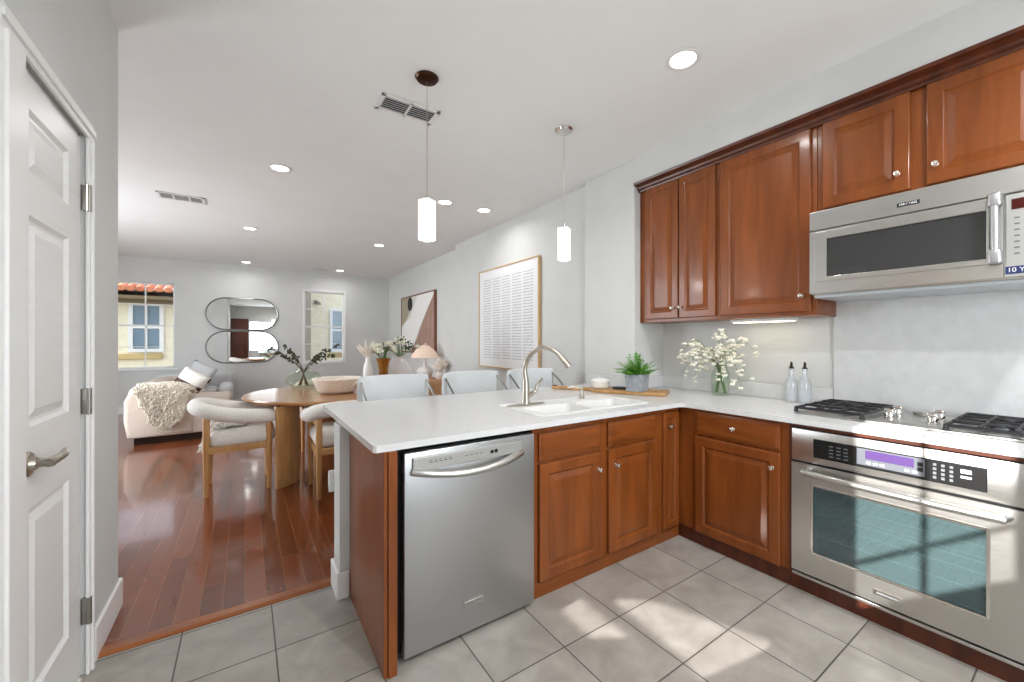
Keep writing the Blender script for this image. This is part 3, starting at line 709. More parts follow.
obj('window_trim', b, M['steel'], md)
b = nb(); box(b, XM+.004, XM+.008, MY0, MY1, MZ0, MZ1); obj('door_window', b, M['mwglass'], md)
b = nb(); box(b, XM+.0195, XM+.0215, MY0-.01, MY1+.01, MZ0-.01, MZ1+.01); obj('inner_screen', b, M['black'], md)
b = nb(); box(b, XM-.05, XM-.002, .268, .310, 1.90, 1.962, .010, 3); box(b, XM-.05, XM-.002, .268, .310, 1.655, 1.72, .010, 3); tube(b, [(XM-.034, .289, 1.69), (XM-.034, .289, 1.94)], .0155, 14)
obj('handle', b, M['steelv'], md, True, 50)
b = nb(); box(b, XM, XM+.022, .10, .262, 1.60, 1.950, .003); kp = obj('keypad', b, M['panelgrey'], t)
b = nb(); box(b, XM-.002, XM+.001, .125, .245, 1.884, 1.928); obj('display', b, M['redlcd'], kp)
b = nb()
for r in range(7):
    for k in range(4): box(b, XM-.0012, XM+.001, .142+k*.027, .157+k*.027, 1.695+r*.025, 1.701+r*.025)
obj('marking', b, M['mark'], kp)
b = nb(); box(b, XM-.0015, XM+.001, .12, .262, 1.613, 1.645); sk = obj('sticker', b, M['navy'], kp)
obj('lettering', text_mesh('10 YR', .026, .0006, FACE_NX(XM-.002, .225, 1.629)), M['markw'], sk)
b = nb(); box(b, XM-.004, XM-.001, .530, .614, 1.990, 2.010, .001); bd = obj('badge', b, M['markd'], vg)
obj('lettering', text_mesh('MAYTAG', .0165, .0006, FACE_NX(XM-.0045, .572, 2.0)), M['markw'], bd)
b = nb(); box(b, XM+.03, 3.07, .11, .985, 1.575, 1.593, .004); hd = obj('hood_underside', b, mat('hood_paint', '#b9bfc2', .4, .3), t)
# ------------------------------------------------------------------ gas cooktop
t = thing('gas_cooktop', 'stainless steel gas cooktop with black cast-iron grates set in the counter', 'cooktop', (2.82, .57, CTZ))
b = nb(); box(b, 2.56, 3.05, .10, 1.045, CTZ+.0005, CTZ+.012, .008, 3); box(b, 2.60, 3.01, .14, 1.005, CTZ+.010, CTZ+.016, .003)
obj('tray', b, M['steel'], t)
burners = [(2.70, .875), (2.92, .875), (2.70, .275), (2.92, .275)]
for x, y in burners:
    b = nb(); lathe(b, [(0, 0), (.055, 0), (.052, .010), (.040, .012), (.038, .020), (0, .020)], (x, y, CTZ+.015), 24); bu = obj('burner', b, M['silverpanel'], t, True)
    b = nb(); lathe(b, [(0, 0), (.036, 0), (.038, .004), (.034, .010), (0, .012)], (x, y, CTZ+.035), 24); obj('burner_cap', b, M['iron'], bu, True)
GZ = CTZ+.037
for y0, y1 in ((.725, 1.025), (.125, .425)):
    b = nb(); r = .0075
    xs = (2.55, 3.04)
    loop_ = [(xs[0], y0, GZ), (xs[1], y0, GZ), (xs[1], y1, GZ), (xs[0], y1, GZ)]
    for i in range(4): tube(b, [loop_[i], loop_[(i+1) % 4]], r, 8)
    for k in (1, 2, 3): tube(b, [(xs[0]+(xs[1]-xs[0])*k/4, y0, GZ+.004), (xs[0]+(xs[1]-xs[0])*k/4, y1, GZ+.004)], r, 8)
    for k in (1, 2): tube(b, [(xs[0], y0+(y1-y0)*k/3, GZ+.003), (xs[1], y0+(y1-y0)*k/3, GZ+.003)], r, 8)
    for x in xs:
        for y in (y0, y1): tube(b, [(x, y, GZ+.006), (x, y, CTZ+.014)], [r*1.1, r*1.7], 8)
    obj('grate', b, M['iron'], t, True)
for x, y in ((2.70, .655), (2.70, .495), (2.84, .655), (2.84, .495)):
    b = nb(); lathe(b, [(0, 0), (.027, 0), (.027, .006), (.021, .008), (.020, .030), (.017, .036), (0, .036)], (x, y, CTZ+.014), 18); box(b, x-.005, x+.005, y-.019, y+.019, CTZ+.048, CTZ+.064, .002)
    obj('knob', b, M['chrome'], t, True)
b = nb(); cyl(b, (2.96, .575, CTZ+.014), .045, .02, seg=24, bev=.004); obj('vent_cap', b, M['steel'], t, True)

# ------------------------------------------------------------------ things on the worktop
def local(name, label, cat, loc, rz=0, group=None):
    t = thing(name, label, cat, loc, group); t['_rz'] = 1; t.rotation_euler = (0, 0, rz); return t
def pebble(bm, at, sx, sy, sz, n=2, jit=0):
    q = nb(); bmesh.ops.create_icosphere(q, subdivisions=n, radius=1)
    for v in q.verts:
        k = 1 + (noise.noise(v.co*2+Vector(at)*7)*jit if jit else 0); v.co = Vector((v.co.x*sx*k, v.co.y*sy*k, v.co.z*sz*k)) + Vector(at)
    return merge(bm, q)
def leaf_quad(bm, base, d, up, L, W, curl=.15):
    d = d.normalized(); s = d.cross(up)
    if s.length < 1e-3: s = Vector((1, 0, 0))
    s.normalize(); nrm = s.cross(d).normalized()
    pts = []
    for t_, w_ in ((0, .12), (.3, .9), (.6, .8), (1, .03)):
        c = base + d*L*t_ - nrm*curl*L*t_*t_
        pts.append((bm.verts.new(c - s*W*w_*.5 + nrm*W*.12), bm.verts.new(c + nrm*0), bm.verts.new(c + s*W*w_*.5 + nrm*W*.12)))
    for a, c in zip(pts, pts[1:]):
        bm.faces.new((a[0], a[1], c[1], c[0])); bm.faces.new((a[1], a[2], c[2], c[1]))
# paddle board
ax = Vector((-.49, .87, 0)); an = math.atan2(ax.y, ax.x)
t = local('cutting_board', 'wooden paddle cutting board lying on the counter under the potted fern', 'cutting board', (2.50, 2.175, CTZ+.001), an)
out = [(-.27, -.115), (-.25, -.125), (.22, -.125), (.28, -.10), (.33, -.03), (.40, -.022), (.60, -.024), (.64, -.036), (.67, -.03), (.685, 0), (.67, .03), (.64, .036), (.60, .024), (.40, .022), (.33, .03), (.28, .10), (.22, .125), (-.25, .125), (-.27, .115)]
b = nb(); prism(b, out, 'z', 0, .026, .006); obj('board', b, M['board'], t, True, 50)
b = nb(); tube(b, [(.655+.016*math.cos(q), .016*math.sin(q), .027) for q in [k*PI/8 for k in range(16)]], .004, 6, closed=True); obj('strap', b, M['brown'], t, True)
BZ = CTZ+.028
t = local('plant_pot', 'small bright green fern in a square grey concrete pot', 'potted plant', (2.462, 2.09, BZ), math.radians(14))
def taper_box(b, w0, w1, h, th, z0=0):
    L = [(-1, -1), (1, -1), (1, 1), (-1, 1)]
    st = [(w0, 0), (w1, h), (w1-th, h), (w0-th, th), ]
    rs = [[b.verts.new((x*w_, y*w_, z0+z_)) for x, y in L] for w_, z_ in st]
    for p, q in zip(rs, rs[1:]):
        for k in range(4): b.faces.new((p[k], p[(k+1) % 4], q[(k+1) % 4], q[k]))
    b.faces.new(rs[0]); b.faces.new(rs[-1]); bmesh.ops.recalc_face_normals(b, faces=b.faces)
b = nb(); taper_box(b, .062, .069, .13, .010); bmesh.ops.bevel(b, geom=list(b.edges), offset=.003, segments=2, affect='EDGES'); obj('pot', b, M['concrete'], t)
b = nb(); box(b, -.062, .062, -.062, .062, .10, .112); obj('soil', b, M['soil'], t)
b = nb(); b2 = nb()
for k in range(46):
    a = random.uniform(0, 2*PI); el = random.uniform(.35, 1.4); L = random.uniform(.10, .19)*(1 if el < .9 else .95)
    base = Vector((random.uniform(-.04, .04), random.uniform(-.04, .04), .11)); d = Vector((math.cos(a)*math.cos(el), math.sin(a)*math.cos(el), math.sin(el)))
    pts = [base + d*L*s + Vector((0, 0, -.15*L*s*s*math.cos(el))) for s in [i/8 for i in range(9)]]
    tube(b2, pts, .0013, 5)
    for i in range(2, 9):
        dd = (pts[i]-pts[i-1]).normalized(); sd_ = dd.cross(Vector((0, 0, 1))); 
        if sd_.length < .05: sd_ = Vector((1, 0, 0))
        sd_.normalize()
        for sg in (-1, 1): leaf_quad(b, pts[i], dd*.7+sd_*sg, Vector((0, 0, 1)), .045*(1.15-i/14), .019, .25)
    leaf_quad(b, pts[-1], pts[-1]-pts[-2], Vector((0, 0, 1)), .03, .012, .2)
obj('fronds', b, M['leaf'], t); obj('stem', b2, M['stem'], t)
t = local('lidded_jar', 'small cream lidded jar on the wooden cutting board', 'jar', (2.36, 2.38, BZ))
b = nb(); lathe(b, [(0, 0), (.06, 0), (.074, .012), (.077, .035), (.072, .056), (0, .056)], (0, 0, 0), 32); obj('jar_body', b, M['speckle'], t, True)
b = nb(); lathe(b, [(.074, .056), (.076, .062), (.064, .074), (.02, .081), (0, .082)], (0, 0, 0), 32); tube(b, [(.016*math.cos(q), 0, .082+.016*math.sin(q)) for q in [k*PI/6 for k in range(7)]], .004, 8); obj('lid', b, M['ceramic'], t, True)
b = nb(); lathe(b, [(0, 0), (.05, 0), (.062, .008), (.060, .011), (.048, .005), (0, .004)], (2.46, 2.265, BZ), 32); tag(obj('coaster', b, M['markd'], None, True), 'black round dish between the jar and the potted fern', 'dish')
# blossom vase
vx, vy = 2.945, 1.70
t = thing('flower_vase', 'clear glass vase of white blossom sprays under the wall cabinets', 'vase', (vx, vy, CTZ))
b = nb(); lathe(b, [(0, .002), (.056, .002), (.062, .01), (.064, .10), (.062, .17), (.046, .205), (.048, .225), (.0455, .225), (.0435, .206), (.059, .168), (.061, .10), (.058, .014), (0, .012)], (vx, vy, CTZ), 32); obj('vase_body', b, M['clear'], t, True)
bs = nb(); bf = nb()
rng = random.Random(3)
for k in range(17):
    side = -1 if k % 2 else 1
    tip = Vector((rng.uniform(-.24, .03), side*rng.uniform(.05, .33), rng.uniform(.10, .40)))
    if abs(tip.y) > .2: tip.z = rng.uniform(.10, .36)
    p0 = Vector((rng.uniform(-.03, .03), -side*.03, .02)); p1 = Vector((tip.x*.15, side*.015, .225)); p2 = Vector((tip.x*.6, tip.y*.55, max(tip.z, .25)+.09))
    pts = smooth_path([p0, p1, p2, tip], 7); o_ = Vector((vx, vy, CTZ))
    tube(bs, [p+o_ for p in pts], [.0026-.0018*i/len(pts) for i in range(len(pts))], 5)
    for i in range(9, len(pts)):
        for q in range(rng.choice((0, 1, 1, 2))):
            c = pts[i] + Vector((rng.uniform(-.03, .03), rng.uniform(-.03, .03), rng.uniform(-.035, .02)))
            c.x = min(c.x, .085)
            tube(bs, [pts[i]+o_, c+o_], .0008, 4)
            r = rng.uniform(.012, .02)
            for m_ in range(5):
                a = m_*2*PI/5+rng.random(); pebble(bf, c+o_+Vector((math.cos(a)*r*.5, math.sin(a)*r*.5, rng.uniform(-.3, .3)*r)), r*.62, r*.62, r*.5, 1)
obj('stem', bs, M['stem'], t); obj('blossoms', bf, M['bloom'], t, True)
# oil bottles
def bottle(y, label):
    t = local('oil_bottle', label, 'bottle', (3.0, y, CTZ+.001), 0, 'glass oil bottles')
    b = nb(); lathe(b, [(r*.86, z) for r, z in [(0, 0), (.036, 0), (.040, .006), (.040, .12), (.036, .143), (.018, .172), (.0155, .210), (.0185, .213), (.0185, .225), (.0135, .225), (.013, .187), (.033, .138), (.0365, .12), (.0365, .008), (0, .006)]], (0, 0, 0), 28); obj('bottle_body', b, M['bottleglass'], t, True)
    b = nb(); lathe(b, [(0, .226), (.016, .226), (.016, .233), (.009, .237), (.008, .245), (.0055, .270), (0, .271)], (0, 0, 0), 16); tube(b, [(0, 0, .245), (-.012, -.012, .260)], [.005, .003], 8); obj('pourer', b, M['darkmetal'], t, True)
    return t
bottle(1.235, 'clear glass oil bottle with dark pourer nearer the blossom vase'); bottle(1.155, 'clear glass oil bottle with dark pourer nearer the gas cooktop')

# ------------------------------------------------------------------ ceiling fittings
cans = [((1.974, 1.355), 'recessed ceiling light in front of the kitchen wall cabinets'), ((.257, 4.274), 'recessed ceiling light over the left side of the dining table'), ((1.829, 4.272), 'recessed ceiling light just beyond the nearer pendant lamp'),
        ((2.32, 4.27), 'recessed ceiling light nearest the framed text print'), ((.056, 6.80), 'recessed ceiling light over the sofa, second in the left row'), ((1.78, 6.81), 'recessed ceiling light beyond the dining table in the right row'),
        ((.017, 9.75), 'recessed ceiling light washing the wall above the pill mirrors'), ((1.714, 9.75), 'recessed ceiling light close to the back wall by the right window')]
cans += [((1.0, -.2), 'added unseen ceiling light over the near kitchen floor'), ((1.974, -.45), 'added unseen ceiling light over the near end of the range counter')]  # unseen lights added to brighten the door and the left wall
for (x, y), lb in cans:
    t = thing('recessed_light', lb, 'ceiling light', (x, y, CZ), 'recessed ceiling lights')
    b = nb(); lathe(b, [(.066, -.001), (.092, -.001), (.094, -.004), (.088, -.008), (.070, -.007), (.066, -.003)], (x, y, CZ), 32); obj('trim_ring', b, M['white'], t, True)
    b = nb(); lathe(b, [(0, -.003), (.066, -.003), (.066, -.001), (0, -.001)], (x, y, CZ), 32); obj('lens', b, M['glow'], t)
    d = bpy.data.lights.new('can_light', 'AREA'); d.shape = 'DISK'; d.size = .13; d.energy = L_CAN * (7.0 if y < 0 else 1); d.color = (.98, .99, 1); d.spread = math.radians(165)
    o = bpy.data.objects.new('can_light', d); C.objects.link(o); o.parent = t; o.location = (0, 0, -.012)
def pendant(x, y, canopy, label):
    t = thing('pendant_light', label, 'pendant light', (x, y, CZ), 'pendants above the peninsula')
    b = nb(); lathe(b, [(0, -.001), (.066, -.001), (.068, -.006), (.058, -.018), (.012, -.024), (0, -.024)], (x, y, CZ), 32); obj('canopy', b, canopy, t, True)
    b = nb(); cyl(b, (x, y, CZ-.75), .0022, .73, seg=8); obj('cord', b, M['nickel'], t)
    z0 = 1.922; z1 = 2.158
    b = nb(); cyl(b, (x, y, z1-.03), .008, .055, seg=12); cyl(b, (x, y, z1-.012), .022, .008, seg=20); obj('socket', b, M['chrome'], t, True)
    b = nb(); s = .037; q = nb(); box(q, -s, s, -s, s, z0, z1, .006, 3)
    bmesh.ops.transform(q, matrix=Matrix.Translation((x, y, 0)) @ Matrix.Rotation(math.radians(28), 4, 'Z'), verts=q.verts); merge(b, q); obj('shade', b, M['pendglow'], t)
    d = bpy.data.lights.new('pendant_bulb', 'POINT'); d.energy = L_PEND; d.shadow_soft_size = .05; d.color = (1, .97, .93)
    o = bpy.data.objects.new('pendant_bulb', d); C.objects.link(o); o.parent = t; o.location = (0, 0, z0-CZ-.06)
pendant(.877, 2.311, M['bronze'], 'square frosted pendant lamp on a dark bronze canopy'); pendant(1.917, 2.307, M['chrome'], 'square frosted pendant lamp on a silver canopy')
def vent(x0, x1, y0, y1, label, ang=0, split=1, w_dark=.0):
    cx, cy = (x0+x1)/2, (y0+y1)/2
    t = thing('ceiling_vent', label, 'air vent', (cx, cy, CZ)); hx, hy = (x1-x0)/2, (y1-y0)/2
    b = nb(); f = .028
    box(b, x0, x1, y0, y0+f, CZ-.010, CZ-.001, .003); box(b, x0, x1, y1-f, y1, CZ-.010, CZ-.001, .003); box(b, x0, x0+f, y0, y1, CZ-.010, CZ-.001, .003); box(b, x1-f, x1, y0, y1, CZ-.010, CZ-.001, .003)
    for k in range(1, split+1): xx = x0+(x1-x0)*k/(split+1); box(b, xx-.007, xx+.007, y0, y1, CZ-.010, CZ-.002)
    obj('frame', b, M['white'], t)
    b = nb(); box(b, x0+.01, x1-.01, y0+.01, y1-.01, CZ-.0025, CZ-.0008); obj('backing', b, M['markd'], t)
    b = nb(); n_ = max(3, int((y1-y0-2*f)/.022))
    for k in range(n_):
        yy = y0+f+(y1-y0-2*f)*(k+.5)/n_
        q = nb(); box(q, x0+f, x1-f, -.007, .007, -.001, .001); bmesh.ops.transform(q, matrix=Matrix.Translation((0, yy, CZ-.006)) @ Matrix.Rotation(math.radians(40), 4, 'X'), verts=q.verts); merge(b, q)
    obj('slat', b, M['white'], t)
vent(.70, 1.085, 2.60, 2.80, 'white ceiling air vent beside the nearer pendant cord')
vent(-.76, -.36, 5.64, 5.88, 'white ceiling air vent above the living room left of the lights', split=2)
vent(1.16, 1.50, 9.75, 9.92, 'small ceiling air vent near the back wall')
b = nb(); lathe(b, [(0, -.012), (.03, -.012), (.042, -.004), (.042, -.001), (0, -.001)], (1.254, 3.91, CZ), 24); tag(obj('sprinkler_cover', b, M['white'], None, True), 'small round white sprinkler cover on the ceiling', 'sprinkler cover')

# ------------------------------------------------------------------ pictures and mirrors
# framed text print on the dining wall
px = 2.79; Y0_, Y1_, Z0_, Z1_ = 3.765, 5.22, .97, 2.315
t = thing('framed_print', 'large pale-framed print of grey text columns on the dining wall', 'picture', (px, 4.5, 1.65))
b = nb(); fw, fd = .03, .04
for (y0, y1, z0, z1) in ((Y0_, Y0_+fw*.5, Z0_, Z1_), (Y1_-fw*.5, Y1_, Z0_, Z1_), (Y0_+fw*.5, Y1_-fw*.5, Z0_, Z0_+fw*.5), (Y0_+fw*.5, Y1_-fw*.5, Z1_-fw*.5, Z1_)): box(b, px-fd, px-.002, y0, y1, z0, z1, .002)
obj('frame', b, M['frameoak'], t)
b = nb(); box(b, px-.03, px-.004, Y0_+fw*.5, Y1_-fw*.5, Z0_+fw*.5, Z1_-fw*.5); obj('print', b, M['poster'], t)
b = nb(); rg = random.Random(5)
for c in range(5):
    ya = Y0_+.12+c*.249
    for r in range(31):
        z = Z0_+.13+r*.0354
        y = ya
        while y < ya+.205:
            l_ = rg.uniform(.012, .05); e_ = min(y+l_, ya+.21)
            box(b, px-.0312, px-.0298, y, e_, z, z+rg.uniform(.008, .014)); y = e_+rg.uniform(.004, .009)
obj('lettering', b, M['ink'], t)
# abstract canvas further along
px = 2.92; Y0_, Y1_, Z0_, Z1_ = 7.19, 9.15, 1.085, 2.285
t = thing('abstract_painting', 'abstract painting of cream, white and rust shapes above the sideboard', 'picture', (px, 8.2, 1.7))
b = nb(); fw, fd = .025, .05
for (y0, y1, z0, z1) in ((Y0_, Y0_+fw, Z0_, Z1_), (Y1_-fw, Y1_, Z0_, Z1_), (Y0_+fw, Y1_-fw, Z0_, Z0_+fw), (Y0_+fw, Y1_-fw, Z1_-fw, Z1_)): box(b, px-fd, px-.002, y0, y1, z0, z1)
obj('frame', b, M['framewal'], t)
b = nb(); box(b, px-.04, px-.004, Y0_+fw, Y1_-fw, Z0_+fw, Z1_-fw); cv_ = obj('canvas', b, M['artcream'], t)
U = lambda u, v: (Y1_-fw-u*(Y1_-Y0_-2*fw), Z0_+fw+v*(Z1_-Z0_-2*fw))   # u from the far end towards us
def blob(name, pts, m, d):
    b = nb(); prism(b, [U(*p) for p in pts], 'x', px-.04-d, px-.0395); obj(name, b, m, cv_)
blob('olive_shape', [(0, 1), (.33, 1), (.34, .88), (.28, .74), (.20, .62), (.12, .55), (0, .48)], M['artolive'], .001)
blob('white_shape', [(0, .30), (.0, .44), (.14, .55), (.3, .62), (.36, .75), (.45, .88), (.52, 1), (.98, 1), (.93, .86), (.82, .72), (.70, .58), (.58, .42), (.48, .24), (.36, .1), (.2, .02), (0, 0)], M['artwhite'], .0015)
blob('rust_shape', [(1, 1), (.97, .93), (.85, .78), (.74, .62), (.62, .44), (.52, .26), (.42, .12), (.30, 0), (1, 0)], M['artbrown'], .002)
blob('black_shape', [(.24, .98), (.30, 1), (.36, .95), (.37, .84), (.33, .76), (.27, .74), (.22, .80), (.21, .90)], M['artblack'], .0025)
# pill mirrors on the back wall
def pill(zc, h, label):
    x0, x1 = -.645, .585; r = h/2; n = 18
    def loop(rr):
        L = []
        for k in range(n+1): a = -PI/2+PI*k/n; L.append((x1-r+rr*math.cos(a), zc+rr*math.sin(a)))
        for k in range(n+1): a = PI/2+PI*k/n; L.append((x0+r+rr*math.cos(a), zc+rr*math.sin(a)))
        return L
    t = thing('pill_mirror', label, 'mirror', ((x0+x1)/2, YB, zc), 'pill mirrors on the back wall')
    b = nb(); tube(b, [(p[0], YB-.020, p[1]) for p in loop(r-.008)], .013, 8, closed=True); obj('frame', b, M['pewter'], t, True)
    b = nb(); prism(b, loop(r-.008), 'y', YB-.022, YB-.004); obj('mirror_glass', b, M['mirror'], t)
pill(1.882, .655, 'upper of the two wide pill mirrors on the back wall'); pill(1.208, .655, 'lower of the two wide pill mirrors on the back wall')

# ------------------------------------------------------------------ dining set
TX, TY, TR, TZ = .82, 4.88, .85, .785
t = thing('dining_table', 'round oak dining table on slab legs beyond the peninsula', 'table', (TX, TY, 0))
b = nb(); lathe(b, [(0, TZ-.05), (TR-.05, TZ-.05), (TR-.008, TZ-.028), (TR, TZ-.012), (TR-.006, TZ), (0, TZ)], (TX, TY, 0), 72); obj('table_top', b, M['oakh'], t, True, 30)
for x, y, rz in ((.33, 4.42, .85), (1.30, 4.42, -.85), (.82, 5.5, 0)):
    q = nb(); prism(q, [(.15*math.cos(a), .05*math.sin(a)) for k_, a in enumerate([2*PI*i/28 for i in range(28)])], 'z', 0, TZ-.05)
    bmesh.ops.transform(q, matrix=Matrix.Translation((x, y, 0)) @ Matrix.Rotation(rz, 4, 'Z'), verts=q.verts); obj('slab_leg', q, M['oak'], t, True, 60)
def arm_chair(label, loc, rz):
    t = local('dining_chair', label, 'chair', loc, rz, 'barrel-back dining chairs')
    for sx in (-1, 1):
        b = nb(); lathe(b, [(0, 0), (.017, 0), (.024, .30), (.026, .50), (.024, .655), (0, .655)], (sx*.225, .215, 0), 16); obj('leg', b, M['oak'], t, True)
        b = nb(); lathe(b, [(0, 0), (.017, 0), (.024, .30), (.026, .50), (.024, .685), (0, .685)], (sx*.215, -.235, 0), 16); obj('leg', b, M['oak'], t, True)
    b = nb(); box(b, -.225, .225, .195, .235, .365, .42, .006); box(b, -.215, .215, -.255, -.215, .365, .42, .006); box(b, -.24, -.20, -.235, .215, .365, .42, .006); box(b, .20, .24, -.235, .215, .365, .42, .006); obj('seat_rail', b, M['oak'], t)
    b = nb(); q = nb(); box(q, -.24, .24, -.22, .27, .405, .555, .07, 5)
    for v in q.verts:
        if v.co.z > .5: v.co.z += .03*max(0, 1-(v.co.x/.24)**2)*max(0, 1-((v.co.y-.02)/.27)**2)
    merge(b, q); obj('seat_cushion', b, M['fabric'], t, True, 180)
    path = smooth_path([(-.245, .275, .655), (-.262, .12, .664), (-.265, -.08, .692), (-.225, -.235, .735), (-.11, -.305, .755), (.0, -.318, .76), (.11, -.305, .755), (.225, -.235, .735), (.265, -.08, .692), (.262, .12, .664), (.245, .275, .655)], 5)
    n = len(path); rr = [.060*(1 if 2 < i < n-3 else (.55, .85, .96)[min(i, n-1-i)]) for i in range(n)]
    b = nb(); tube(b, path, rr, 16, flat=1.05); obj('back_roll', b, M['fabric'], t, True, 180)
    return t
c0 = arm_chair('white barrel-back dining chair with a sheepskin at the left end of the table', (-.035, 4.625, 0), -PI/2)
copy_tree(c0, (.725, 4.06, 0), 0, 'white barrel-back dining chair half hidden behind the counter corner')
copy_tree(c0, (.80, 5.83, 0), PI, 'white barrel-back dining chair on the far side of the round table')
def fur(name, grid, m, label, cat, tufts, L, seed=1, parent=None):
    """grid: rows of points of the draped skin; tufts are tapered locks rooted on it"""
    rg = random.Random(seed); b = nb(); V = [[b.verts.new(p) for p in r] for r in grid]
    for r0, r1 in zip(V, V[1:]):
        for i in range(len(r0)-1): b.faces.new((r0[i], r0[i+1], r1[i+1], r1[i]))
    bmesh.ops.recalc_face_normals(b, faces=b.faces)
    R, K = len(grid)-1, len(grid[0])-1
    for _ in range(tufts):
        u, v = rg.random()*R, rg.random()*K; i, j = min(int(u), R-1), min(int(v), K-1); fu, fv = u-i, v-j
        P = [Vector(grid[i][j]), Vector(grid[i][j+1]), Vector(grid[i+1][j]), Vector(grid[i+1][j+1])]
        p = (P[0]*(1-fv)+P[1]*fv)*(1-fu)+(P[2]*(1-fv)+P[3]*fv)*fu
        n_ = (P[1]-P[0]).cross(P[2]-P[0])
        if n_.length < 1e-9: continue
        n_.normalize()
        if n_.z < -.2 or (abs(n_.z) < .2 and n_.y > 0): n_ = -n_
        d = (n_*.8+Vector((rg.uniform(-.7, .7), rg.uniform(-.5, .5), rg.uniform(-.8, .1)))).normalized(); l_ = L*rg.uniform(.6, 1.3); w_ = L*.22
        s = d.cross(Vector((rg.random(), rg.random(), rg.random()))).normalized(); s2 = d.cross(s)
        a = [b.verts.new(p+(s*math.cos(q)+s2*math.sin(q))*w_) for q in (0, 2.1, 4.2)]; mid = p+d*l_*.6
        c = [b.verts.new(mid+(s*math.cos(q)+s2*math.sin(q))*w_*.8) for q in (0, 2.1, 4.2)]; tip = b.verts.new(p+d*l_+Vector((0, 0, -.25*l_)))
        for k in range(3): b.faces.new((a[k], a[(k+1) % 3], c[(k+1) % 3], c[k])); b.faces.new((c[k], c[(k+1) % 3], tip))
    bm_ = obj(name, b, m, None, True, 180); tag(bm_, label, cat); return bm_
rows = []
for i in range(9):
    s = i/8; r = []
    for j in range(9):
        q = (j-4)/4; wv = .19*(1-.25*abs(2*s-1)**2)
        x = -.30+.30*s; y = 4.625+q*wv; z = .60 if s > .25 else .60-(.25-s)*.9
        r.append((x+.015*math.sin(5*q), y, z+.012*math.sin(7*q+3*s)-.03*abs(q)**3))
    rows.append(r)
fur('sheepskin', rows, M['furw'], 'white fluffy sheepskin laid over the dining chair seat', 'sheepskin', 1100, .035, 4)
# bowl on the table
bx_, by_ = .80, 4.70
t = thing('serving_bowl', 'wide beige stoneware bowl with two handles on the dining table', 'bowl', (bx_, by_, TZ))
b = nb(); lathe(b, [(0, .002), (.15, .002), (.19, .03), (.215, .10), (.235, .135), (.245, .15), (.235, .158), (.222, .15), (.205, .105), (.18, .04), (0, .02)], (bx_, by_, TZ), 40); obj('bowl_body', b, M['stoneware'], t, True)
for a in (-.9, PI-.9):
    c_, s_ = math.cos(a), math.sin(a); b = nb()
    tube(b, smooth_path([(bx_+c_*.20+s_*.045, by_+s_*.20-c_*.045, TZ+.06), (bx_+c_*.262+s_*.03, by_+s_*.262-c_*.03, TZ+.115), (bx_+c_*.262-s_*.03, by_+s_*.262+c_*.03, TZ+.115), (bx_+c_*.20-s_*.045, by_+s_*.20+c_*.045, TZ+.06)], 5), .014, 10); obj('handle', b, M['stoneware'], t, True)
# branch vase at the far edge of the table
gx, gy = .56, 5.40
t = thing('branch_vase', 'round clear glass vase with dark leafy branches at the far table edge', 'vase', (gx, gy, TZ))
b = nb(); lathe(b, [(r*1.2, z) for r, z in [(0, .003), (.09, .003), (.15, .05), (.165, .11), (.13, .17), (.06, .205), (.055, .225), (.051, .225), (.056, .2), (.125, .165), (.158, .11), (.143, .055), (.085, .012), (0, .012)]], (gx, gy, TZ), 32); obj('vase_body', b, M['clear'], t, True)
bs, bl = nb(), nb(); rg = random.Random(9)
for tip in ((-.33, 0, .47), (-.26, .1, .41), (-.2, -.05, .50), (.36, 0, .50), (.24, .06, .45), (.16, -.04, .36), (-.12, .05, .42), (.30, -.1, .38)):
    tip = Vector(tip); o_ = Vector((gx, gy, TZ)); pts = smooth_path([Vector((-tip.x*.15, 0, .03)), Vector((tip.x*.08, 0, .21)), Vector((tip.x*.5, tip.y*.6, .26+.4*(tip.z-.22))), tip], 7)
    tube(bs, [p+o_ for p in pts], [.005-.0035*i/len(pts) for i in range(len(pts))], 5)
    for i in range(12, len(pts)):
        for sg in ((-1,), (1,), (-1, 1))[i % 3]: leaf_quad(bl, pts[i]+o_, Vector((tip.x+rg.uniform(-.3, .3), rg.uniform(-.3, .3), sg*rg.uniform(.1, .5))), Vector((0, 1, 0)), rg.uniform(.03, .055), rg.uniform(.018, .03), .1)
obj('branch', bs, M['twig'], t, True); obj('leaves', bl, M['leafdk'], t)
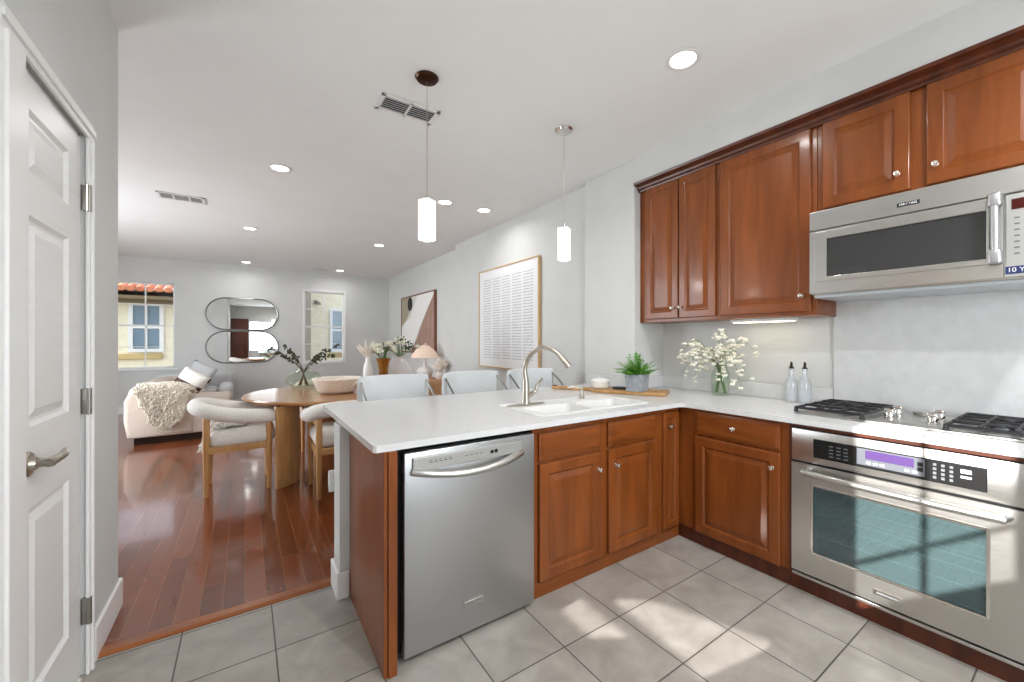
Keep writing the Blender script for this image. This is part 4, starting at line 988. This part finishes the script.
# three vases with flowers
def vase(name, label, x, y, prof, m, z=TZ):
    t = thing(name, label, 'vase', (x, y, z)); b = nb(); lathe(b, prof, (x, y, z+.001), 32); obj('vase_body', b, m, t, True); return t
def bouquet(t, x, y, z, n, spread, h, seed, kinds):
    rg = random.Random(seed); bs, bf, bc, bl = nb(), nb(), nb(), nb(); o_ = Vector((x, y, z))
    for k in range(n):
        a = rg.uniform(0, 2*PI); s = spread*math.sqrt(rg.random()); tip = Vector((s*math.cos(a), s*math.sin(a), h*(1.0-.5*(s/spread)**2)*rg.uniform(.75, 1.05)))
        pts = smooth_path([Vector((0, 0, -.12)), Vector((tip.x*.1, tip.y*.1, 0)), Vector((tip.x*.55, tip.y*.55, tip.z*.65)), tip], 5); tube(bs, [p+o_ for p in pts], .002, 5)
        kd = rg.choice(kinds); c = tip+o_
        if kd == 'f':
            R_ = rg.uniform(.034, .056); up = (tip+Vector((0, 0, .1))).normalized(); e1 = up.orthogonal().normalized(); e2 = up.cross(e1)
            for ring, (nn, rr_, lift) in enumerate(((7, 1, .1), (6, .7, .55), (4, .35, .9))):
                for i in range(nn):
                    q = 2*PI*i/nn+ring*.4; leaf_quad(bf, c, (e1*math.cos(q)+e2*math.sin(q))*rr_+up*lift, up, R_, R_*.75, -.1)
            pebble(bc, c+up*.006, .008, .008, .008, 1)
        elif kd == 'd':
            for i in range(6): pebble(bl, c+Vector((rg.uniform(-.03, .03), rg.uniform(-.03, .03), rg.uniform(-.04, .02))), .009, .009, .011, 1)
        else:
            for i in range(5): leaf_quad(bl, pts[-1-2*i]+o_, Vector((rg.uniform(-1, 1), rg.uniform(-1, 1), rg.uniform(-.2, .8))), Vector((0, 0, 1)), rg.uniform(.03, .05), .02, .15)
    obj('stem', bs, M['stem'], t)
    if len(bf.verts): obj('blossoms', bf, M['bloom'], t)
    else: bf.free()
    if len(bc.verts): obj('flower_centre', bc, M['bloomy'], t, True)
    else: bc.free()
    if len(bl.verts): obj('leaves', bl, M['leafdk'], t)
    else: bl.free()
t = vase('bottle_vase', 'white ceramic bottle vase leftmost of three by the flowers', 1.165, 4.93, [(0, 0), (.05, 0), (.058, .02), (.056, .20), (.045, .27), (.028, .30), (.026, .36), (.021, .36), (.022, .30), (0, .28)], M['ceramic'])
b = nb(); rg = random.Random(2)
for k in range(9):
    a = rg.uniform(0, 2*PI); tip = Vector((.10*math.cos(a)-.03, .06*math.sin(a), rg.uniform(.44, .56))); base = Vector((0, 0, .33))
    pts = smooth_path([base, base+Vector((tip.x*.3, tip.y*.3, .06)), tip], 6); tube(b, [p+Vector((1.165, 4.93, TZ)) for p in pts], [.003]*4+[.016]*5+[.020, .015, .010, .004][:len(pts)-9] if len(pts) > 9 else .01, 7)
obj('pampas_plume', b, M['pampas'], t, True)
t = vase('amber_vase', 'amber glass vase standing between two white vases', 1.30, 4.79, [(0, 0), (.045, 0), (.05, .02), (.05, .22), (.065, .30), (.085, .345), (.080, .345), (.06, .298), (.045, .22), (.045, .03), (0, .02)], M['amber'])
bouquet(t, 1.30, 4.79, TZ+.30, 24, .13, .22, 11, 'ffffl')
t = vase('bubble_vase', 'large frosted white vase holding blossoms and dark berry sprigs', 1.53, 4.93, [(0, 0), (.12, 0), (.175, .06), (.18, .13), (.15, .22), (.085, .30), (.06, .335), (.065, .36), (.06, .36), (.055, .335), (.14, .22), (.17, .13), (.165, .07), (0, .015)], M['vasehaze'])
bouquet(t, 1.53, 4.93, TZ+.34, 34, .20, .24, 12, 'fdldfd')

# ------------------------------------------------------------------ bar stools on the far side of the peninsula
def stool(label, x, first=None):
    t = local('bar_stool', label, 'stool', (x, 3.12, 0), 0, 'pale blue bar stools')
    b = nb(); box(b, -.22, .22, -.21, .21, .64, .72, .03, 4); obj('seat', b, M['bluefab'], t, True, 60)
    b = nb(); cols = 13
    def bp(k, z, off): a = math.radians(-62+124*k/(cols-1)); R_ = .27+off; return (R_*math.sin(a), -.06+R_*math.cos(a), z)
    zs_ = [(.745, 0), (.74, .014), (.742, .034), (.76, .042), (.90, .044), (1.03, .040), (1.056, .030), (1.06, .016), (1.045, .002), (.90, 0), ]
    V = [[b.verts.new(bp(k, z, o_)) for z, o_ in zs_] for k in range(cols)]
    for r0, r1 in zip(V, V[1:]):
        for i in range(len(zs_)): b.faces.new((r0[i], r0[(i+1) % len(zs_)], r1[(i+1) % len(zs_)], r1[i]))
    b.faces.new(V[0]); b.faces.new(V[-1]); bmesh.ops.recalc_face_normals(b, faces=b.faces); obj('backrest', b, M['bluefab'], t, True, 50)
    for sx in (-1, 1):
        b = nb(); tube(b, smooth_path([(sx*.245, .10, 1.03), (sx*.252, -.02, .96), (sx*.25, -.14, .86), (sx*.23, -.20, .72), (sx*.225, -.205, .64)], 5), .009, 8); obj('arm_rod', b, M['pewter'], t, True)
        for sy in (-1, 1):
            b = nb(); tube(b, [(sx*.19, sy*.18, .65), (sx*.225, sy*.215, 0)], [.014, .010], 10); obj('leg', b, M['pewter'], t, True)
    b = nb(); P = [(-.213, -.203, .22), (.213, -.203, .22), (.213, .203, .22), (-.213, .203, .22)]
    for i in range(4): tube(b, [P[i], P[(i+1) % 4]], .007, 8)
    obj('footrest', b, M['pewter'], t, True); return t
s0 = stool('pale blue bar stool first from the open end of the peninsula', .955)
copy_tree(s0, (1.62, 3.12, 0), 0, 'pale blue bar stool in the middle of the peninsula row')
copy_tree(s0, (2.25, 3.12, 0), 0, 'pale blue bar stool behind the arched faucet, next to the wall block')

# ------------------------------------------------------------------ living room
t = thing('sofa', 'rounded beige sofa with a sheepskin over its near arm', 'sofa', (-.8, 8.1, 0))
b = nb(); prism(b, [(-1.22, .10), (-1.25, .30), (-1.25, .56), (-1.20, .68), (-1.10, .735), (-.80, .735), (-.68, .70), (-.60, .58), (-.57, .42), (-.56, .10)], 'y', 7.08, 7.42, .05); obj('arm', b, M['sofa'], t, True, 60)
b = nb(); prism(b, [(-1.22, .10), (-1.25, .30), (-1.25, .56), (-1.20, .68), (-1.10, .735), (-.80, .735), (-.68, .70), (-.60, .58), (-.57, .42), (-.56, .10)], 'y', 8.88, 9.20, .05); obj('arm', b, M['sofa'], t, True, 60)
b = nb(); box(b, -1.25, -.92, 7.25, 9.0, .10, .74, .11, 5); obj('backrest', b, M['sofa'], t, True, 60)
b = nb(); box(b, -1.18, -.20, 7.10, 9.18, .09, .30, .03, 3); obj('base', b, M['sofa'], t, True, 60)
for y0, y1 in ((7.43, 8.15), (8.16, 8.87)):
    b = nb(); box(b, -.97, -.19, y0, y1, .295, .46, .055, 4); obj('seat_cushion', b, M['sofa'], t, True, 60)
b = nb(); box(b, -1.16, -.27, 7.14, 9.14, 0, .09); obj('plinth', b, M['darkmetal'], t)
rows = []
path = [(7.46, .66), (7.40, .735), (7.33, .752), (7.25, .755), (7.16, .755), (7.09, .74), (7.062, .69), (7.055, .60), (7.052, .50), (7.05, .40), (7.05, .32), (7.05, .25), (7.05, .20)]
for i, (y, z) in enumerate(path):
    s = max(0, (i-4)/8); r = []
    for j in range(13):
        q = (j-6)/6; wv = .27*(1-.62*s**2.2)+.02*math.sin(3*s*3+q); cxx = -.865+.02*s
        zz = z - (.07*abs(q)**2 if i > 8 else 0)*(-1)
        xx = cxx+q*wv
        if i < 6: zz = z - max(0, xx+.80)**2*1.6
        r.append((xx, y, zz))
    rows.append(r)
fur('sheepskin_throw', rows, M['fur'], 'cream sheepskin throw hanging over the near sofa arm', 'throw', 2600, .045, 6)
def cushion(label, loc, rot, w_, m, stripe=True):
    t = thing('cushion', label, 'cushion', loc, 'striped cushions'); t['_rz'] = 1; t.rotation_euler = rot
    b = nb(); n = 14; V = {}
    for s_ in (-1, 1):
        for i in range(n+1):
            for j in range(n+1):
                u, v = 2*i/n-1, 2*j/n-1; th = .085*max(0, (1-u**4)*(1-v**4))**.5
                if s_ == 1 and (i in (0, n) or j in (0, n)): V[s_, i, j] = V[-1, i, j]; continue
                k = 1-.06*(1-abs(u*v)); V[s_, i, j] = b.verts.new((u*w_*k, s_*th, v*w_*k))
        for i in range(n):
            for j in range(n): b.faces.new((V[s_, i, j], V[s_, i+1, j], V[s_, i+1, j+1], V[s_, i, j+1]))
    bmesh.ops.recalc_face_normals(b, faces=b.faces); obj('cover', b, m, t, True, 180)
    if stripe:
        b = nb(); pr = [[b.verts.new((u*w_*.955, s_*(.085*max(0, (1-u**4)*(1-v**4))**.5+.004), v*w_*.95)) for u in [q/8 for q in range(-8, 9)]] for s_ in (-1, 1) for v in (-.42, -.2, .02)]
        for base in (0, 3):
            for a in (0, 1):
                for i in range(16): b.faces.new((pr[base+a][i], pr[base+a][i+1], pr[base+a+1][i+1], pr[base+a+1][i]))
        obj('stripe', b, M['brown'], t, True, 180)
    return t
cushion('cream cushion with a brown band standing on the sofa seat', (-.66, 7.72, .72), (math.radians(-14), math.radians(30), math.radians(-28)), .19, M['fabric'])
cushion('cream cushion with a brown band further back, on the armchair', (-.66, 9.42, .72), (math.radians(-14), math.radians(24), math.radians(-28)), .21, M['greyfab'])
t = thing('armchair', 'pale grey armchair in front of the back wall behind the sofa', 'armchair', (-.75, 9.5, 0))
b = nb(); box(b, -1.36, -.20, 9.24, 10.1, .12, .34, .04, 3); obj('base', b, M['greyfab'], t, True, 60)
b = nb(); box(b, -1.36, -.20, 9.85, 10.12, .12, .72, .09, 5); obj('backrest', b, M['greyfab'], t, True, 60)
for x0, x1 in ((-1.40, -1.18), (-.40, -.18)):
    b = nb(); box(b, x0, x1, 9.22, 10.05, .12, .54, .08, 5); obj('arm', b, M['greyfab'], t, True, 60)
b = nb(); box(b, -1.17, -.41, 9.22, 9.86, .33, .48, .05, 4); obj('seat_cushion', b, M['greyfab'], t, True, 60)
for x in (-1.28, -.28):
    for y in (9.32, 10.0): b = nb(); cyl(b, (x, y, 0), .02, .125, r2=.028, seg=12); obj('leg', b, M['framewal'], t, True)
t = thing('coffee_table', 'round white drum coffee table beyond the dining chair', 'coffee table', (.36, 7.3, 0))
b = nb(); lathe(b, [(0, .33), (.42, .33), (.44, .345), (.44, .365), (.425, .38), (0, .38)], (.36, 7.3, 0), 40); obj('table_top', b, M['ceramic'], t, True, 40)
b = nb(); lathe(b, [(0, 0), (.30, 0), (.28, .16), (.32, .33), (0, .33)], (.36, 7.3, 0), 40); obj('pedestal', b, M['ceramic'], t, True, 40)
# sideboard, lamp
t = thing('sideboard', 'low light wood sideboard under the abstract painting', 'sideboard', (2.68, 7.6, 0))
b = nb(); box(b, 2.44, 2.90, 6.55, 8.75, .12, .66, .006); obj('body', b, M['walnutcab'], t)
for k in range(3):
    b = nb(); box(b, 2.425, 2.441, 6.58+k*.715, 7.28+k*.715, .14, .63, .004); d = obj('door', b, M['walnutcab'], t); b = nb(); cyl(b, (2.425, 6.63+k*.715, .42), .012, .02, '-x', 14); obj('knob', b, M['darkmetal'], d, True)
b = nb(); box(b, 2.49, 2.87, 6.62, 8.68, 0, .12); obj('plinth', b, M['framewal'], t)
lx, ly_ = 2.63, 7.03
t = thing('table_lamp', 'table lamp with pleated peach shade and round white base on the sideboard', 'lamp', (lx, ly_, .66))
b = nb(); lathe(b, [(0, .001), (.07, .001), (.08, .015), (.13, .08), (.145, .13), (.11, .19), (.03, .22), (.02, .40), (0, .40)], (lx, ly_, .66), 32); obj('base', b, M['ceramic'], t, True)
b = nb(); prof_ = []; seg = 96; rs = []
for r, z in ((.235, .375), (.215, .43), (.15, .52), (.07, .585), (.025, .60)):
    rs.append([b.verts.new((lx+(r*(1+.025*(-1)**i))*math.cos(2*PI*i/seg), ly_+(r*(1+.025*(-1)**i))*math.sin(2*PI*i/seg), .66+z)) for i in range(seg)])
for p, q in zip(rs, rs[1:]):
    for i in range(seg): b.faces.new((p[i], p[(i+1) % seg], q[(i+1) % seg], q[i]))
obj('lamp_shade', b, M['shade'], t)
b = nb(); lathe(b, [(0, 0), (.02, 0), (.02, .02), (.01, .045), (0, .05)], (lx, ly_, .66+.59), 16); obj('finial', b, M['nickel'], t, True)
t = thing('dried_flower_vase', 'blush vase of pale dried plumes on the near end of the sideboard', 'vase', (2.78, 6.70, .66))
b = nb(); lathe(b, [(0, .001), (.05, .001), (.085, .04), (.09, .08), (.06, .12), (.045, .14), (.04, .14), (.05, .11), (0, .03)], (2.78, 6.70, .66), 28); obj('vase_body', b, M['pinkfab'], t, True)
b = nb(); rg = random.Random(21)
for k in range(46):
    a = rg.uniform(0, 2*PI); sp = .19*math.sqrt(rg.random()); tip = Vector((sp*math.cos(a)*.75, sp*math.sin(a)*1.15, .20+.20*rg.uniform(.6, 1)*(1-(sp/.24)**2)))
    o_ = Vector((2.78, 6.70, .66)); pts = smooth_path([Vector((0, 0, .12)), Vector((tip.x*.4, tip.y*.4, .19)), tip], 5); n = len(pts)
    tube(b, [p+o_ for p in pts], [.003]*(n-7)+[.010, .016, .020, .020, .016, .010, .003], 6)
obj('pampas_plume', b, M['pampas'], t, True)
# tall cupboard behind the camera that the mirrors show
t = thing('tall_cabinet', 'tall cherry pantry cabinet against the rear kitchen wall', 'cabinet', (-.2, -1.5, 0))
b = nb(); box(b, -.50, .12, -1.64, -1.2, .0, 2.3); obj('body', b, M['wooddk'], t)
for x0 in (-.49, -.18):
    for z0, h_ in ((.1, 1.0), (1.13, 1.14)):
        b = nb(); rings_panel(b, (lambda u, v, n, x0=x0, z0=z0: (x0+u, -1.2+n, z0+v)), .29, h_, [(0, 0), (0, .02), (.06, .02), (.07, .011), (.1, .019)]); obj('door', b, M['wooddk'], t)

# ------------------------------------------------------------------ outdoors
b = nb(); box(b, -25, 25, -25, 40, -3.3, -3.1); struct('ground', b, M['ground'])
t = thing('neighbour_house', 'cream stucco neighbouring house with terracotta tiled eave outside the windows', 'house', (0, 15, -3.1))
b = nb(); box(b, -7, -.2, 15.0, 19, -3.1, 2.36); box(b, -.2, 6, 15.0, 19, -3.1, 6); obj('wall', b, M['stucco'], t)
b = nb(); box(b, -7.1, -.9, 14.3, 15.0, 2.42, 2.66); box(b, -7.1, -.95, 14.62, 15.0, 2.34, 2.43); obj('eave', b, M['eave'], t)
b = nb()
for k in range(34):
    x = -7.0+k*.178
    for r in range(6):
        y0 = 14.22+r*.34; z0 = 2.66+r*.14
        tube(b, [(x, y0, z0), (x, y0+.40, z0+.155)], [.088, .075], 10, flat=.75)
box(b, -7.05, -.95, 14.3, 16.4, 2.5, 2.62); obj('roof', b, M['tile_roof'], t, True, 40)
def ext_window(x0, x1, z0, z1):
    b = nb(); f = .09
    for q in ((x0-f, x0, z0-f, z1+f), (x1, x1+f, z0-f, z1+f), (x0, x1, z1, z1+f), (x0, x1, z0-f, z0), ((x0+x1)/2-.02, (x0+x1)/2+.02, z0, z1), (x0, x1, (z0+z1)/2-.03, (z0+z1)/2+.03)): box(b, q[0], q[1], 14.95, 15.0, q[2], q[3])
    fr = obj('window', b, M['trim'], t); b = nb(); box(b, x0, x1, 14.985, 14.998, z0, z1); obj('pane', b, M['skyglass'], fr)
ext_window(-2.45, -1.92, 1.12, 2.28); ext_window(2.40, 3.0, 1.05, 2.33); ext_window(-4.9, -4.2, 1.12, 2.28)
b = nb(); box(b, -7.0, -1.86, 14.90, 15.0, .84, 1.0, .02); box(b, 2.25, 4.2, 14.92, 15.0, .80, .92, .02); obj('band', b, M['stuccotrim'], t)
b = nb(); box(b, 1.10, 1.575, 13.4, 14.999, -3.1, 5.5); obj('pilaster', b, M['greypost'], t)
b = nb(); box(b, 1.85, 1.90, 14.88, 15.0, 2.62, 2.66); lathe(b, [(0, .12), (.03, .11), (.13, 0), (0, .01)], (1.92, 14.8, 2.52), 20); obj('wall_lamp', b, M['greypost'], t)
# unseen railing, post and board added to cut the low sun into patches
XS = -.95
def sunmap(X_, Y_, Z_, x=XS):      # where the ray that ends at (X_, Y_, Z_) crosses the screen plane
    k = (X_-x); return (Y_-SUN.y*k, Z_-SUN.z*k)
t = thing('added_sun_railing', 'added sloping railing that shapes the sun patch on the oven', 'railing', (XS, .2, 0))
b = nb()
p = [sunmap(XO, *q) for q in ((.12, .54), (.213, .450), (.464, .257), (.80, .0))]
prism(b, [(p[0][0], -1.5)] + p + [(p[-1][0], -1.5)], 'x', XS-.14, XS-.10); obj('panel', b, M['greypost'], t)  # added panel, top edge shaped to the slanted sun edge on the oven
a, c = sunmap(XO, .75, .262), sunmap(XO, .15, .705); b = nb(); tube(b, [(XS-.12, *a), (XS-.12, *c)], .011, 8); obj('shadow_rail', b, M['pewter'], t, True)
t = thing('sun_mask_post', 'added post and boards that mask the sun around the oven patch', 'post', (XS, .2, 0))
a = sunmap(XO, .467, .6); b = nb(); box(b, XS-.02, XS, a[0]-.012, a[0]+.012, .2, 2.4); obj('post', b, M['pewter'], t)
b = nb(); a0 = sunmap(XO, .213, 0)[0]; box(b, XS-.02, XS, a0-.6, a0, .0, 2.4); a1 = sunmap(XO, .705, 0)[0]; box(b, XS-.02, XS, a1, a1+.12, .8, 2.4)
top = sunmap(2.60, .45, CTZ)[1]; box(b, XS-.02, XS, a0-.6, a1+.12, top, 2.4); obj('sun_mask_board', b, M['greypost'], t)  # boards added to trim the sides and top of the oven sun patch
t = thing('sun_patch_mask', 'added unseen board with holes that shape the floor sun patches', 'screen', (XS, 1.1, 0))
F2 = lambda x, y: sunmap(x, y, 0)
b = nb(); ya, yb2 = .52, 1.75
g1 = [F2(1.27, 1.34), F2(1.295, 1.70), F2(1.43, 1.60), F2(1.43, 1.23)]; g2 = [F2(1.47, .93), F2(1.53, 1.16), F2(1.55, 1.49), F2(1.72, 1.36), F2(1.82, 1.14), F2(1.93, .84)]
q_ = nb()
def tri_screen(b, outer, holes):
    t2 = nb(); es = []
    for L in [outer] + holes:
        vs_ = [t2.verts.new((XS, p[0], p[1])) for p in L]
        for i in range(len(vs_)): es.append(t2.edges.new((vs_[i], vs_[(i+1) % len(vs_)])))
    bmesh.ops.triangle_fill(t2, use_beauty=True, use_dissolve=False, edges=es, normal=(1, 0, 0))
    ex = bmesh.ops.extrude_face_region(t2, geom=list(t2.faces)); bmesh.ops.translate(t2, vec=(-.02, 0, 0), verts=[v for v in ex['geom'] if isinstance(v, bmesh.types.BMVert)])
    bmesh.ops.recalc_face_normals(t2, faces=t2.faces); merge(b, t2)
tri_screen(b, [(ya, -1.5), (yb2, -1.5), (yb2, 2.4), (ya, 2.4)], [g1, g2]); q_.free()  # added board, its holes shaped to the sun patches on the floor
obj('board', b, M['oak'], t)
